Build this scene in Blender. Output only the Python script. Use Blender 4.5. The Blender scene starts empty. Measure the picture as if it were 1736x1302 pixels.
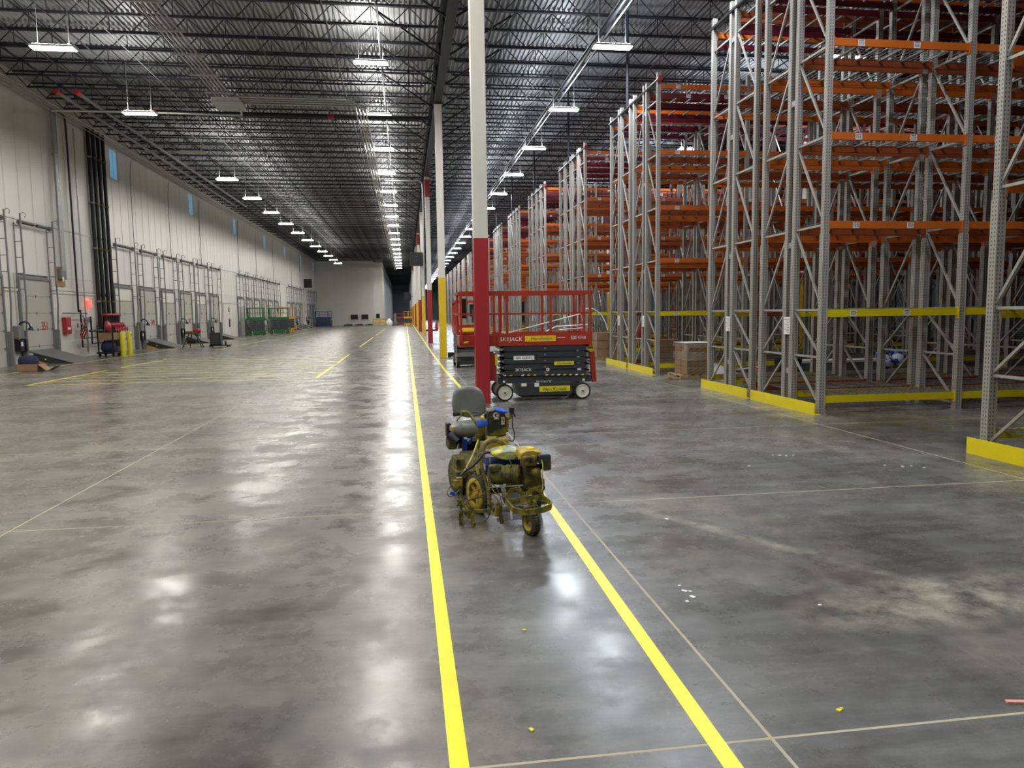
import bpy, math, random
from mathutils import Vector, Matrix
R = math.radians
S = bpy.context.scene
C = S.collection
rnd = random.Random(7)
# ---------------------------------------------------------------- camera
# the photograph is 1736 x 1302; focal length in pixels, vanishing point of the hall and the lean of its verticals
FPX, CX, CY, EYE = 1250.0, 868.0, 651.0, 1.8
_dy = Vector((687.3 - CX, 532.8 - CY, FPX)).normalized()
_dn = Vector((0.0135, 1.0, -(_dy[0] * 0.0135 + _dy[1]) / _dy[2])).normalized()
_dx = _dn.cross(_dy)
cam_data = bpy.data.cameras.new('camera')
cam = bpy.data.objects.new('camera', cam_data)
C.objects.link(cam)
cam_data.sensor_width = 36.0
cam_data.lens = 36.0 * FPX / 1736.0
cam_data.clip_end = 600
cam_data.clip_start = 0.05
m = Matrix(((_dx[0], -_dx[1], -_dx[2], 0), (_dy[0], -_dy[1], -_dy[2], 0), (-_dn[0], _dn[1], _dn[2], EYE), (0, 0, 0, 1)))
cam.matrix_world = m
S.camera = cam
# ---------------------------------------------------------------- world, exposure
W = bpy.data.worlds.new('world')
S.world = W
W.use_nodes = True
W.node_tree.nodes['Background'].inputs[0].default_value = (0.28, 0.66, 0.95, 1)
W.node_tree.nodes['Background'].inputs[1].default_value = 1.1
S.view_settings.view_transform = 'Standard'
S.view_settings.look = 'None'
S.view_settings.gamma = 1
S.view_settings.use_curve_mapping = False
S.view_settings.exposure = 0.52
LAMP = 265.0      # radiance of the high-bay lenses
S.cycles.max_bounces = 6
S.cycles.diffuse_bounces = 4
S.cycles.glossy_bounces = 3
S.cycles.sample_clamp_indirect = 4.0
S.cycles.caustics_reflective = False
S.cycles.caustics_refractive = False


def ray(u, v):
    d = Vector((u - CX, v - CY, FPX))
    return Vector((_dx.dot(d), _dy.dot(d), -_dn.dot(d)))


def at(u, v, Y):
    """point of the hall that shows at pixel u,v at the distance Y along the hall"""
    d = ray(u, v)
    return Vector((d.x * Y / d.y, Y, EYE + d.z * Y / d.y))


# ---------------------------------------------------------------- materials
def srgb(h):
    h = h.lstrip('#')
    r = []
    for i in (0, 2, 4):
        c = int(h[i:i + 2], 16) / 255
        r.append(c / 12.92 if c <= 0.04045 else ((c + 0.055) / 1.055) ** 2.4)
    return (*r, 1)


def mat(name, col, rough=0.5, metal=0.0, noise=0.08, scale=6.0, bump=0.0, col2=None, thr=None, emit=None, coords='Object', stretch=None):
    M = bpy.data.materials.new(name)
    M.use_nodes = True
    nt = M.node_tree
    N, L = nt.nodes, nt.links
    b = N['Principled BSDF']
    c = srgb(col)
    b.inputs['Roughness'].default_value = rough
    b.inputs['Metallic'].default_value = metal
    tc = N.new('ShaderNodeTexCoord')
    src = tc.outputs['Object']
    if stretch or coords == 'world':
        mp = N.new('ShaderNodeMapping')
        mp.inputs['Scale'].default_value = stretch or (1, 1, 1)
        if coords == 'world':
            g = N.new('ShaderNodeNewGeometry')
            src = g.outputs['Position']
        L.new(src, mp.inputs['Vector'])
        src = mp.outputs[0]
    nz = N.new('ShaderNodeTexNoise')
    nz.inputs['Scale'].default_value = scale
    nz.inputs['Detail'].default_value = 6
    L.new(src, nz.inputs['Vector'])
    cr = N.new('ShaderNodeValToRGB')
    if col2:
        c2 = srgb(col2)
        lo, hi = thr or (0.42, 0.58)
        cr.color_ramp.elements[0].position = lo
        cr.color_ramp.elements[1].position = hi
        cr.color_ramp.elements[0].color = c
        cr.color_ramp.elements[1].color = c2
    else:
        cr.color_ramp.elements[0].position = 0.3
        cr.color_ramp.elements[1].position = 0.7
        cr.color_ramp.elements[0].color = tuple(x * (1 - noise) for x in c[:3]) + (1,)
        cr.color_ramp.elements[1].color = tuple(min(1, x * (1 + noise)) for x in c[:3]) + (1,)
    L.new(nz.outputs[0], cr.inputs[0])
    L.new(cr.outputs[0], b.inputs['Base Color'])
    if bump:
        bp = N.new('ShaderNodeBump')
        bp.inputs['Strength'].default_value = bump
        bp.inputs['Distance'].default_value = 0.01
        L.new(nz.outputs[0], bp.inputs['Height'])
        L.new(bp.outputs[0], b.inputs['Normal'])
    if emit:
        b.inputs['Emission Color'].default_value = c
        b.inputs['Emission Strength'].default_value = emit
    return M


def floor_mat():
    M = bpy.data.materials.new('polished_concrete')
    M.use_nodes = True
    nt = M.node_tree
    N, L = nt.nodes, nt.links
    b = N['Principled BSDF']
    g = N.new('ShaderNodeNewGeometry')

    def nz(scale, det, st=(1, 1, 1), rough=0.6, dist=0.0):
        mp = N.new('ShaderNodeMapping')
        mp.inputs['Scale'].default_value = st
        L.new(g.outputs['Position'], mp.inputs['Vector'])
        n = N.new('ShaderNodeTexNoise')
        n.inputs['Scale'].default_value = scale
        n.inputs['Detail'].default_value = det
        n.inputs['Roughness'].default_value = rough
        n.inputs['Distortion'].default_value = dist
        L.new(mp.outputs[0], n.inputs['Vector'])
        return n.outputs[0]

    def ramp(s, p0, p1, c0, c1):
        r = N.new('ShaderNodeValToRGB')
        e = r.color_ramp.elements
        e[0].position, e[1].position = p0, p1
        e[0].color, e[1].color = c0, c1
        L.new(s, r.inputs[0])
        return r.outputs[0]

    def mix(t, f, a, b_):
        x = N.new('ShaderNodeMix')
        x.data_type = 'RGBA'
        x.blend_type = t
        if isinstance(f, float):
            x.inputs[0].default_value = f
        else:
            L.new(f, x.inputs[0])
        L.new(a, x.inputs[6])
        L.new(b_, x.inputs[7])
        return x.outputs[2]
    g4 = lambda v: (v, v, v, 1)
    base = ramp(nz(0.35, 10, rough=0.68), 0.38, 0.62, srgb('#504f4c'), srgb('#7b7975'))
    # the slab is tinted warmer and paler on the dock side than on the rack side
    sx = N.new('ShaderNodeSeparateXYZ')
    L.new(g.outputs['Position'], sx.inputs[0])
    mr = N.new('ShaderNodeMapRange')
    mr.inputs[1].default_value = -3.0
    mr.inputs[2].default_value = 2.5
    L.new(sx.outputs[0], mr.inputs[0])
    tint = ramp(mr.outputs[0], 0.0, 1.0, (1.02, 0.98, 0.90, 1), (0.88, 0.90, 0.93, 1))
    base = mix('MULTIPLY', 1.0, base, tint)
    fine = ramp(nz(2.2, 12, (0.7, 1.3, 1), 0.72, 0.0), 0.36, 0.66, g4(0.76), g4(1.26))
    base = mix('MULTIPLY', 1.0, base, fine)
    streak = ramp(nz(5, 8, (0.25, 1.6, 1), 0.7, 0.0), 0.38, 0.64, g4(0.86), g4(1.16))
    base = mix('MULTIPLY', 1.0, base, streak)
    grain = ramp(nz(60, 3), 0.3, 0.7, g4(0.92), g4(1.07))
    base = mix('MULTIPLY', 1.0, base, grain)
    stain = ramp(nz(0.6, 10, (1, 0.8, 1), 0.72, 0.0), 0.50, 0.68, g4(0), g4(0.42))
    pale = N.new('ShaderNodeRGB')
    pale.outputs[0].default_value = srgb('#a9a195')
    base = mix('MIX', stain, base, pale.outputs[0])
    # dried slurry trail crossing the slab on the rack side, spreading into a pale patch
    def mth(op, a, c=None, clamp=False):
        n = N.new('ShaderNodeMath')
        n.operation = op
        n.use_clamp = clamp
        for i, q in enumerate((a, c)):
            if q is None:
                continue
            if isinstance(q, (int, float)):
                n.inputs[i].default_value = q
            else:
                L.new(q, n.inputs[i])
        return n.outputs[0]

    def blob(x, y, ang, a, c):
        dx_, dy_ = mth('SUBTRACT', sx.outputs[0], x), mth('SUBTRACT', sx.outputs[1], y)
        ca, sa = math.cos(ang), math.sin(ang)
        p = mth('DIVIDE', mth('ADD', mth('MULTIPLY', dx_, ca), mth('MULTIPLY', dy_, sa)), a)
        q = mth('DIVIDE', mth('SUBTRACT', mth('MULTIPLY', dy_, ca), mth('MULTIPLY', dx_, sa)), c)
        d2 = mth('ADD', mth('MULTIPLY', p, p), mth('MULTIPLY', q, q))
        return mth('SUBTRACT', 1.0, d2, True)
    trail = mth('ADD', mth('MULTIPLY', blob(2.5, 5.6, 2.12 - math.pi, 1.9, 0.1), 0.7), mth('ADD', blob(3.3, 4.0, 0.15, 1.3, 0.42), mth('MULTIPLY', blob(2.6, 5.9, 2.0 - math.pi, 2.4, 0.5), 0.25)), True)
    tn = ramp(nz(3.0, 10, (1, 1, 1), 0.75), 0.40, 0.62, g4(0), g4(0.85))
    tf = mth('MULTIPLY', trail, tn)
    pale2 = N.new('ShaderNodeRGB')
    pale2.outputs[0].default_value = srgb('#b4ab9c')
    base = mix('MIX', tf, base, pale2.outputs[0])
    L.new(base, b.inputs['Base Color'])
    rr = ramp(nz(1.6, 9, (1, 1, 1), 0.7, 0.0), 0.38, 0.62, g4(0.18), g4(0.38))
    L.new(rr, b.inputs['Roughness'])
    b.inputs['Specular IOR Level'].default_value = 0.5
    bp = N.new('ShaderNodeBump')
    bp.inputs['Strength'].default_value = 0.12
    bp.inputs['Distance'].default_value = 0.004
    L.new(nz(7, 5), bp.inputs['Height'])
    L.new(bp.outputs[0], b.inputs['Normal'])
    return M


def post_mat():
    """galvanised grey upright with two rows of punched slots"""
    M = mat('grey_rack_post', '#a9a59e', 0.42, 0.25, 0.08, 3)
    nt = M.node_tree
    N, L = nt.nodes, nt.links
    b = N['Principled BSDF']
    old = b.inputs['Base Color'].links[0].from_socket
    tc = N.new('ShaderNodeTexCoord')
    s = N.new('ShaderNodeSeparateXYZ')
    L.new(tc.outputs['Object'], s.inputs[0])
    g = N.new('ShaderNodeNewGeometry')
    sn = N.new('ShaderNodeSeparateXYZ')
    L.new(g.outputs['Normal'], sn.inputs[0])

    def mth(op, a, c=None, c2=None):
        n = N.new('ShaderNodeMath')
        n.operation = op
        for i, x in enumerate((a, c, c2)):
            if x is None:
                continue
            if isinstance(x, (int, float)):
                n.inputs[i].default_value = x
            else:
                L.new(x, n.inputs[i])
        return n.outputs[0]
    zf = mth('FRACT', mth('MULTIPLY', s.outputs[2], 20.0))
    zw = mth('LESS_THAN', mth('ABSOLUTE', mth('SUBTRACT', zf, 0.5)), 0.22)
    ax = mth('GREATER_THAN', mth('ABSOLUTE', sn.outputs[1]), 0.5)
    # post-local offsets repeat: posts sit at y=0 and y=0.93 of the frame
    ym = mth('SUBTRACT', mth('FRACT', mth('ADD', mth('DIVIDE', s.outputs[1], 0.93), 0.5)), 0.5)
    ya = mth('ABSOLUTE', mth('MULTIPLY', ym, 0.93))
    xa = mth('ABSOLUTE', s.outputs[0])
    off = mth('ADD', mth('MULTIPLY', ax, xa), mth('MULTIPLY', mth('SUBTRACT', 1.0, ax), ya))
    ow = mth('LESS_THAN', mth('ABSOLUTE', mth('SUBTRACT', off, 0.022)), 0.007)
    k = mth('MULTIPLY', mth('MULTIPLY', zw, ow), 0.85)
    mx = N.new('ShaderNodeMix')
    mx.data_type = 'RGBA'
    L.new(k, mx.inputs[0])
    L.new(old, mx.inputs[6])
    mx.inputs[7].default_value = (0.01, 0.01, 0.01, 1)
    L.new(mx.outputs[2], b.inputs['Base Color'])
    return M


def lens_mat(name, col, e):
    M = bpy.data.materials.new(name)
    M.use_nodes = True
    b = M.node_tree.nodes['Principled BSDF']
    b.inputs['Base Color'].default_value = (0.8, 0.8, 0.8, 1)
    b.inputs['Emission Color'].default_value = col
    b.inputs['Emission Strength'].default_value = e
    M.cycles.emission_sampling = 'NONE'   # the area lamp in the housing does the lighting
    return M


F = floor_mat()
M_ = {
    'sealant': mat('joint_sealant', '#b9ae94', 0.7, scale=3),
    'yellow_line': mat('yellow_line_paint', '#fdf000', 0.32, 0, 0.07, 5, coords='world'),
    'pale_line': mat('worn_yellow_line_paint', '#dcd75c', 0.4, 0, 0.1, 2, coords='world'),
    'wall': mat('white_wall_panel', '#e4e2dc', 0.38, 0.0, 0.035, 0.6, coords='world', stretch=(1, 1, 0.15)),
    'wall_low': mat('white_liner_panel', '#dedad2', 0.45, 0.0, 0.03, 0.8, coords='world'),
    'grey_wall': mat('grey_wall_paint', '#6f757c', 0.7, scale=0.3),
    'trim': mat('white_trim_metal', '#dddcd8', 0.4),
    'deck': mat('galvanised_roof_deck', '#a6a8ab', 0.42, 0.35, 0.1, 1.2),
    'joist': mat('dark_joist_paint', '#24262d', 0.5, 0.1),
    'column_white': mat('white_column_paint', '#dcd9d0', 0.45, 0, 0.04, 1.5),
    'column_red': mat('red_column_paint', '#a3232b', 0.42, 0, 0.05, 1.5),
    'column_yellow': mat('yellow_column_paint', '#e3bd1a', 0.42, 0, 0.05, 1.5),
    'post': post_mat(),
    'brace': mat('galvanised_brace', '#b0ada7', 0.38, 0.35),
    'orange': mat('orange_beam_paint', '#c4621f', 0.42, 0, 0.1, 2),
    'redbeam_shaded': mat('orange_red_beam_shaded', '#8f4522', 0.42, 0, 0.1, 2),  # orange-red darkened to brown, shade inside the racks put into the colour
    'crimson': mat('crimson_beam_paint', '#5e1224', 0.42, 0, 0.1, 2),
    'yellow': mat('yellow_beam_paint', '#d8c410', 0.4, 0, 0.06, 2),
    'guard': mat('yellow_guard_paint', '#f3dd12', 0.38, 0, 0.05, 3),
    'wire': mat('zinc_wire', '#8c8a86', 0.4, 0.5),
    'sticker': mat('white_sticker', '#dedede', 0.5),
    'ink': mat('black_ink', '#26262a', 0.6),
    'black': mat('black_metal', '#15161a', 0.45, 0.1),
    'rubber': mat('black_rubber', '#1b1b1b', 0.8),
    'steel': mat('bare_steel', '#9b9b9a', 0.35, 0.8),
    'conduit': mat('galvanised_conduit', '#b4b5b4', 0.35, 0.6),
    'darkgrey': mat('dark_grey_machine_paint', '#383d40', 0.42, 0.1),
    'lift_red': mat('red_machine_paint', '#a8321f', 0.42, 0, 0.08, 3),
    'lift_green': mat('green_machine_paint', '#1d6a37', 0.45),
    'lift_blue': mat('blue_machine_paint', '#23458c', 0.45),
    'lift_yellow': mat('yellow_machine_paint', '#dba21c', 0.45),
    'cream': mat('cream_wheel', '#dcd6c4', 0.5),
    'white': mat('white_paint', '#f0f0ee', 0.5),
    'label_yellow': mat('yellow_label', '#f2c81e', 0.4),
    'green_label': mat('lime_label', '#e8dc22', 0.4),
    'door': mat('grey_dock_door', '#b7b3aa', 0.5, 0, 0.04, 1),
    'jamb': mat('grey_jamb_steel', '#7c7d7d', 0.5, 0.2),
    'plate': mat('leveller_plate', '#6f706f', 0.5, 0.2),
    'skirt': mat('leveller_skirt', '#3c4143', 0.5, 0.1),
    'pit_yellow': mat('pit_yellow', '#eeb514', 0.5),
    'bollard': mat('bollard_yellow', '#e2d312', 0.4),
    'plywood': mat('plywood', '#b98a55', 0.7, 0, 0.15, 9),
    'cardboard': mat('brown_cardboard', '#93775a', 0.75, 0, 0.1, 6),
    'pallet': mat('pallet_wood', '#a48d68', 0.8, 0, 0.2, 9),
    'film': mat('stretch_film', '#c9c4bb', 0.15, 0, 0.1, 8, bump=0.6),
    'sheet': mat('white_plastic_sheet', '#e8e8ea', 0.45, 0, 0.04, 4, bump=0.3),
    'navy': mat('navy_cloth', '#1e2648', 0.8, 0, 0.2, 12),
    'red': mat('red_enamel', '#a3202a', 0.4),
    'seat': mat('grey_green_vinyl', '#606660', 0.38, 0, 0.1, 9, bump=0.2, col2='#72766e', thr=(0.3, 0.75)),
    'olive': mat('overspray_yellow_on_grey', '#36352a', 0.55, 0.1, 0.1, 18, bump=0.6, col2='#7b7220', thr=(0.38, 0.64)),
    'olive_pale': mat('heavy_yellow_overspray', '#5c5626', 0.5, 0, 0.1, 18, bump=0.6, col2='#9a8d2a', thr=(0.4, 0.64)),
    'tank_yellow': mat('yellow_tank_overspray', '#8f7a1e', 0.5, 0, 0.1, 14, bump=0.5, col2='#bfa42a', thr=(0.35, 0.6)),
    'console': mat('black_console_overspray', '#262a26', 0.5, 0, 0.1, 9, bump=0.3, col2='#8a8420', thr=(0.46, 0.66)),
    'bag': mat('paint_spattered_bag', '#98a394', 0.35, 0, 0.1, 14, bump=0.9, col2='#d6cd3a', thr=(0.47, 0.56)),
    'tape': mat('blue_masking_tape', '#1f56c8', 0.6, 0, 0.05, 10),
    'blue': mat('blue_frame_paint', '#173f9c', 0.45),
    'rust': mat('rusty_muffler', '#4b3a28', 0.7, 0.2, 0.1, 18, bump=0.5, col2='#857432', thr=(0.4, 0.65)),
    'tyre': mat('dusty_tyre', '#3b3a30', 0.85, 0, 0.1, 20, bump=0.6, col2='#6a6430', thr=(0.45, 0.7)),
    'rope': mat('pale_hose', '#b9b15a', 0.6, 0, 0.2, 12),
    'exit': mat('exit_red', '#ff3b2e', 0.5, emit=2.5),
    'screen': mat('dark_window_glass', '#14181c', 0.12),
    'blue_wrap': mat('blue_white_wrap', '#2a44a8', 0.4, 0, 0.1, 5, col2='#d6dcf0', thr=(0.48, 0.52)),
    'lens_warm': lens_mat('lit_lens_neutral', (1.0, 0.97, 0.90, 1), 12),
    'lens_cool': lens_mat('lit_lens_cool', (0.84, 0.92, 1.0, 1), 12),
    'lens_off': mat('unlit_lens', '#c9c9c6', 0.4),
    'fixture': mat('white_fixture', '#d0d0ce', 0.4),
}
gl = bpy.data.materials.new('window_glass')
gl.use_nodes = True
_n = gl.node_tree.nodes
_t, _g, _x = _n.new('ShaderNodeBsdfTransparent'), _n.new('ShaderNodeBsdfGlossy'), _n.new('ShaderNodeMixShader')
_t.inputs[0].default_value = (0.8, 0.93, 1.0, 1)
_g.inputs['Roughness'].default_value = 0.03
_x.inputs[0].default_value = 0.08
gl.node_tree.links.new(_t.outputs[0], _x.inputs[1])
gl.node_tree.links.new(_g.outputs[0], _x.inputs[2])
gl.node_tree.links.new(_x.outputs[0], _n['Material Output'].inputs['Surface'])
M_['glass'] = gl
M_['film'].node_tree.nodes['Principled BSDF'].inputs['Alpha'].default_value = 0.28


# ---------------------------------------------------------------- mesh helpers
class MB:
    def __init__(s):
        s.v, s.f, s.m, s.cur, s.sm = [], [], [], 0, []

    def mi(s, i):
        s.cur = i
        return s

    def _add(s, vs, fs, smooth=False):
        o = len(s.v)
        s.v += [tuple(p) for p in vs]
        for f in fs:
            s.f.append(tuple(i + o for i in f))
            s.m.append(s.cur)
            s.sm.append(smooth)
        return s

    def box(s, x0, x1, y0, y1, z0, z1):
        vs = [(x, y, z) for x in (x0, x1) for y in (y0, y1) for z in (z0, z1)]
        return s._add(vs, [(0, 1, 3, 2), (4, 6, 7, 5), (0, 4, 5, 1), (2, 3, 7, 6), (0, 2, 6, 4), (1, 5, 7, 3)])

    def cbox(s, c, sz, rz=0.0, rx=0.0, ry=0.0):
        Mx = Matrix.Rotation(rz, 3, 'Z') @ Matrix.Rotation(ry, 3, 'Y') @ Matrix.Rotation(rx, 3, 'X')
        c = Vector(c)
        vs = [c + Mx @ Vector((x * sz[0] / 2, y * sz[1] / 2, z * sz[2] / 2)) for x in (-1, 1) for y in (-1, 1) for z in (-1, 1)]
        return s._add(vs, [(0, 1, 3, 2), (4, 6, 7, 5), (0, 4, 5, 1), (2, 3, 7, 6), (0, 2, 6, 4), (1, 5, 7, 3)])

    def bar(s, a, b, w, h=None, up=(0, 0, 1)):
        """rectangular bar between two points"""
        h = h or w
        a, b = Vector(a), Vector(b)
        d = (b - a).normalized()
        u = Vector(up)
        if abs(d.dot(u)) > 0.98:
            u = Vector((0, 1, 0))
        x = d.cross(u).normalized() * w / 2
        y = x.cross(d).normalized() * h / 2
        vs = [a - x - y, a + x - y, a + x + y, a - x + y, b - x - y, b + x - y, b + x + y, b - x + y]
        return s._add(vs, [(3, 2, 1, 0), (4, 5, 6, 7), (0, 1, 5, 4), (1, 2, 6, 5), (2, 3, 7, 6), (3, 0, 4, 7)])

    def tube(s, pts, r, n=8, cap=True):
        pts = [Vector(p) for p in pts]
        rs = r if isinstance(r, (list, tuple)) else [r] * len(pts)
        rings = []
        prev = None
        for i, p in enumerate(pts):
            d = (pts[min(i + 1, len(pts) - 1)] - pts[max(i - 1, 0)]).normalized()
            if prev is None:
                u = Vector((0, 0, 1)) if abs(d.z) < 0.9 else Vector((0, 1, 0))
            else:
                u = prev
            x = d.cross(u)
            x = x.normalized() if x.length > 1e-6 else d.orthogonal().normalized()
            y = x.cross(d).normalized()
            prev = y
            rings.append([p + (x * math.cos(2 * math.pi * k / n) + y * math.sin(2 * math.pi * k / n)) * rs[i] for k in range(n)])
        vs = [q for rg in rings for q in rg]
        fs = []
        for i in range(len(pts) - 1):
            for k in range(n):
                a, b2 = i * n + k, i * n + (k + 1) % n
                fs.append((a, b2, b2 + n, a + n))
        s._add(vs, fs, True)
        if cap:
            s._add(rings[0], [tuple(range(n))[::-1]])
            s._add(rings[-1], [tuple(range(n))])
        return s

    def curve(s, pts, r, n=8, sub=5):
        """smooth tube through points (Catmull-Rom)"""
        P = [Vector(p) for p in pts]
        P = [P[0]] + P + [P[-1]]
        out = []
        for i in range(1, len(P) - 2):
            for k in range(sub):
                t = k / sub
                a, b2, c, d = P[i - 1], P[i], P[i + 1], P[i + 2]
                out.append(0.5 * ((2 * b2) + (c - a) * t + (2 * a - 5 * b2 + 4 * c - d) * t * t + (3 * b2 - a - 3 * c + d) * t ** 3))
        out.append(P[-2])
        return s.tube(out, r, n)

    def lathe(s, c, prof, axis=(0, 0, 1), n=20, smooth=True, cap=True):
        """revolve (radius, height) pairs about an axis through c"""
        c = Vector(c)
        d = Vector(axis).normalized()
        x = d.orthogonal().normalized()
        y = d.cross(x)
        vs = [c + d * h + (x * math.cos(2 * math.pi * k / n) + y * math.sin(2 * math.pi * k / n)) * r for r, h in prof for k in range(n)]
        fs = []
        for i in range(len(prof) - 1):
            for k in range(n):
                a, b2 = i * n + k, i * n + (k + 1) % n
                fs.append((a, b2, b2 + n, a + n))
        s._add(vs, fs, smooth)
        if cap and prof[0][0] > 1e-5:
            s._add(vs[:n], [tuple(range(n))[::-1]])
        if cap and prof[-1][0] > 1e-5:
            s._add(vs[-n:], [tuple(range(n))])
        return s

    def prism(s, poly, a, b, axis='y'):
        """extrude a 2-D outline between a and b along an axis"""
        def P(p, t):
            return {'y': (p[0], t, p[1]), 'x': (t, p[0], p[1]), 'z': (p[0], p[1], t)}[axis]
        n = len(poly)
        vs = [P(p, a) for p in poly] + [P(p, b) for p in poly]
        fs = [tuple(range(n)), tuple(range(n, 2 * n))[::-1]] + [(i, n + i, n + (i + 1) % n, (i + 1) % n) for i in range(n)]
        return s._add(vs, fs)

    def loft(s, rings, cap=True, smooth=True):
        n = len(rings[0])
        vs = [p for rg in rings for p in rg]
        fs = []
        for i in range(len(rings) - 1):
            for k in range(n):
                a, b2 = i * n + k, i * n + (k + 1) % n
                fs.append((a, b2, b2 + n, a + n))
        s._add(vs, fs, smooth)
        if cap:
            s._add(rings[0], [tuple(range(n))[::-1]])
            s._add(rings[-1], [tuple(range(n))])
        return s

    def data(s, name, *mats, fix=True):
        me = bpy.data.meshes.new(name)
        me.from_pydata(s.v, [], s.f)
        for q in mats:
            me.materials.append(M_[q] if isinstance(q, str) else q)
        me.polygons.foreach_set('material_index', s.m)
        me.polygons.foreach_set('use_smooth', s.sm)
        me.update()
        if fix:
            import bmesh
            bm = bmesh.new()
            bm.from_mesh(me)
            bmesh.ops.recalc_face_normals(bm, faces=bm.faces)
            bm.to_mesh(me)
            bm.free()
        return me

    def build(s, name, mats, parent=None, loc=None, bevel=0.0, subsurf=0):
        if not isinstance(mats, tuple):
            mats = (mats,)
        o = put(name, s.data(name, *mats), parent, loc)
        if bevel:
            b = o.modifiers.new('bevel', 'BEVEL')
            b.width = bevel
            b.segments = 2
            b.limit_method = 'ANGLE'
        if subsurf:
            b = o.modifiers.new('sub', 'SUBSURF')
            b.levels = b.render_levels = subsurf
        return o


def put(name, me, parent=None, loc=None, rz=0.0):
    o = bpy.data.objects.new(name, me)
    C.objects.link(o)
    if parent is not None:
        o.parent = parent
    if loc is not None:
        o.location = loc
    if rz:
        o.rotation_euler.z = rz
    return o


def tag(o, label, cat, group=None, kind=None):
    if label:
        o['label'] = label
    if cat:
        o['category'] = cat
    if group:
        o['group'] = group
    if kind:
        o['kind'] = kind
    return o


def thing(name, label, cat, loc=(0, 0, 0), rz=0.0, group=None):
    o = bpy.data.objects.new(name, None)
    C.objects.link(o)
    o.location = loc
    o.rotation_euler.z = rz
    return tag(o, label, cat, group)


def struct(o, label=None):
    o['kind'] = 'structure'
    if label:
        o['label'] = label
    return o


ORD = ('first second third fourth fifth sixth seventh eighth ninth tenth eleventh twelfth thirteenth fourteenth fifteenth sixteenth '
       'seventeenth eighteenth nineteenth twentieth').split()


def nth(k):
    return ORD[k] if k < 20 else ('thirtieth' if k == 29 else 'twentieth' if k == 19 else 'twenty-' + ORD[k - 20] if k < 29 else 'thirty-' + ORD[k - 30])


def text(name, body, mtl, parent, loc, size, rot=(R(90), 0, 0), sx=1.0, shear=0.0, align='CENTER', ext=0.0008):
    cu = bpy.data.curves.new(name, 'FONT')
    cu.body = body
    cu.size = size
    cu.extrude = ext
    cu.shear = shear
    cu.align_x = align
    cu.align_y = 'CENTER'
    cu.resolution_u = 3
    cu.materials.append(M_[mtl])
    tmp = bpy.data.objects.new(name, cu)
    C.objects.link(tmp)
    me = bpy.data.meshes.new_from_object(tmp.evaluated_get(bpy.context.evaluated_depsgraph_get()))
    bpy.data.objects.remove(tmp)
    o = bpy.data.objects.new(name, me)
    C.objects.link(o)
    o.parent = parent
    o.location = loc
    o.rotation_euler = rot
    o.scale = (sx, 1, 1)
    return o


# ================================================================ THE SHELL
XL, XR_, Y0, Y1, ZD = -15.2, 37.0, -14.0, 238.0, 11.65
JX, JY = [], []
# floor: a bed of joint sealant with the sawn slabs lying in it
fl = MB().box(XL - 1, XR_, Y0, Y1, -0.30, -0.0006).build('floor', 'sealant')
struct(fl, 'polished grey concrete warehouse floor with tan sawn joints')
dxs, dys = 4.88, 3.92
JX0, JY0 = 1.48 - 4 * dxs, 2.77 - 5 * dys
gap = 0.0085
slab = MB().box(gap, dxs - gap, gap, dys - gap, -0.03, 0).data('slab', F)
nfar = MB()
k = 0
for j in range(0, 66):
    for i in range(0, 12):
        x, y = JX0 + i * dxs, JY0 + j * dys
        if y + dys < Y0 or y > Y1:
            continue
        near = y < 66 and x / max(y + 4, 3) < 1.1 and x > XL - 4.0 and y > -3 and x < 24
        if near and x > XL and k < 298:
            put('slab', slab, fl, (x, y, 0))
            k += 1
        else:
            xa = max(x + gap, XL - 0.5)
            nfar.box(xa, min(x + dxs, XR_) - gap, max(y, Y0) + gap, min(y + dys, Y1) - gap, -0.03, 0)
o = nfar.build('far_slab', (F,), fl)
o['kind'] = 'stuff'

# roof deck: ribbed sheet running along the hall
mb = MB()
pts = []
x = XL - 0.2
while x < XR_:
    for (dx, z) in ((0, 0.04), (0.075, 0.04), (0.095, -0.02), (0.15, -0.02)):
        pts.append((x + dx, ZD + z))
    x += 0.17
vs = [(p[0], Y0, p[1]) for p in pts] + [(p[0], Y1, p[1]) for p in pts]
n = len(pts)
mb._add(vs, [(i, i + 1, n + i + 1, n + i) for i in range(n - 1)])
ce = mb.build('ceiling', 'deck')
struct(ce, 'ribbed galvanised roof deck')
struct(MB().box(XL - 1, XR_ + 1, Y0, Y1, ZD + 0.1, ZD + 0.4).build('roof', 'grey_wall'))

# roof joists across the hall
SP, FIRST = 1.57, 23.3


def joist_mesh(L):
    m = MB()
    zb, zt = 11.0, ZD - 0.03
    m.box(0.55, L - 0.55, -0.045, 0.045, zb - 0.03, zb + 0.03)
    m.box(0.05, L - 0.05, -0.045, 0.045, zt - 0.05, zt)
    P = 1.2
    nn = int((L - 1.1) / P)
    P = (L - 1.1) / nn
    for i in range(nn):
        a = 0.55 + i * P
        m.bar((a, 0, zb), (a + P / 2, 0, zt - 0.03), 0.028)
        m.bar((a + P / 2, 0, zt - 0.03), (a + P, 0, zb), 0.028)
        m.bar((a + P / 2, 0, zb), (a + P / 2, 0, zt - 0.03), 0.022)
    m.bar((0.05, 0, zt - 0.03), (0.55, 0, zb), 0.03)
    m.bar((L - 0.05, 0, zt - 0.03), (L - 0.55, 0, zb), 0.03)
    return m.data('ceiling_joist', 'joist')


jm = joist_mesh(16.7)
for q in (XL + 0.02, 1.5, 18.2):
    k0 = int((Y0 - FIRST) / SP) + 1
    y = FIRST + k0 * SP
    while y < 236:
        if q < 18 or (10 < y < 90):
            struct(put('ceiling_joist', jm, None, (q, y, 0)))
        y += SP
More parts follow.
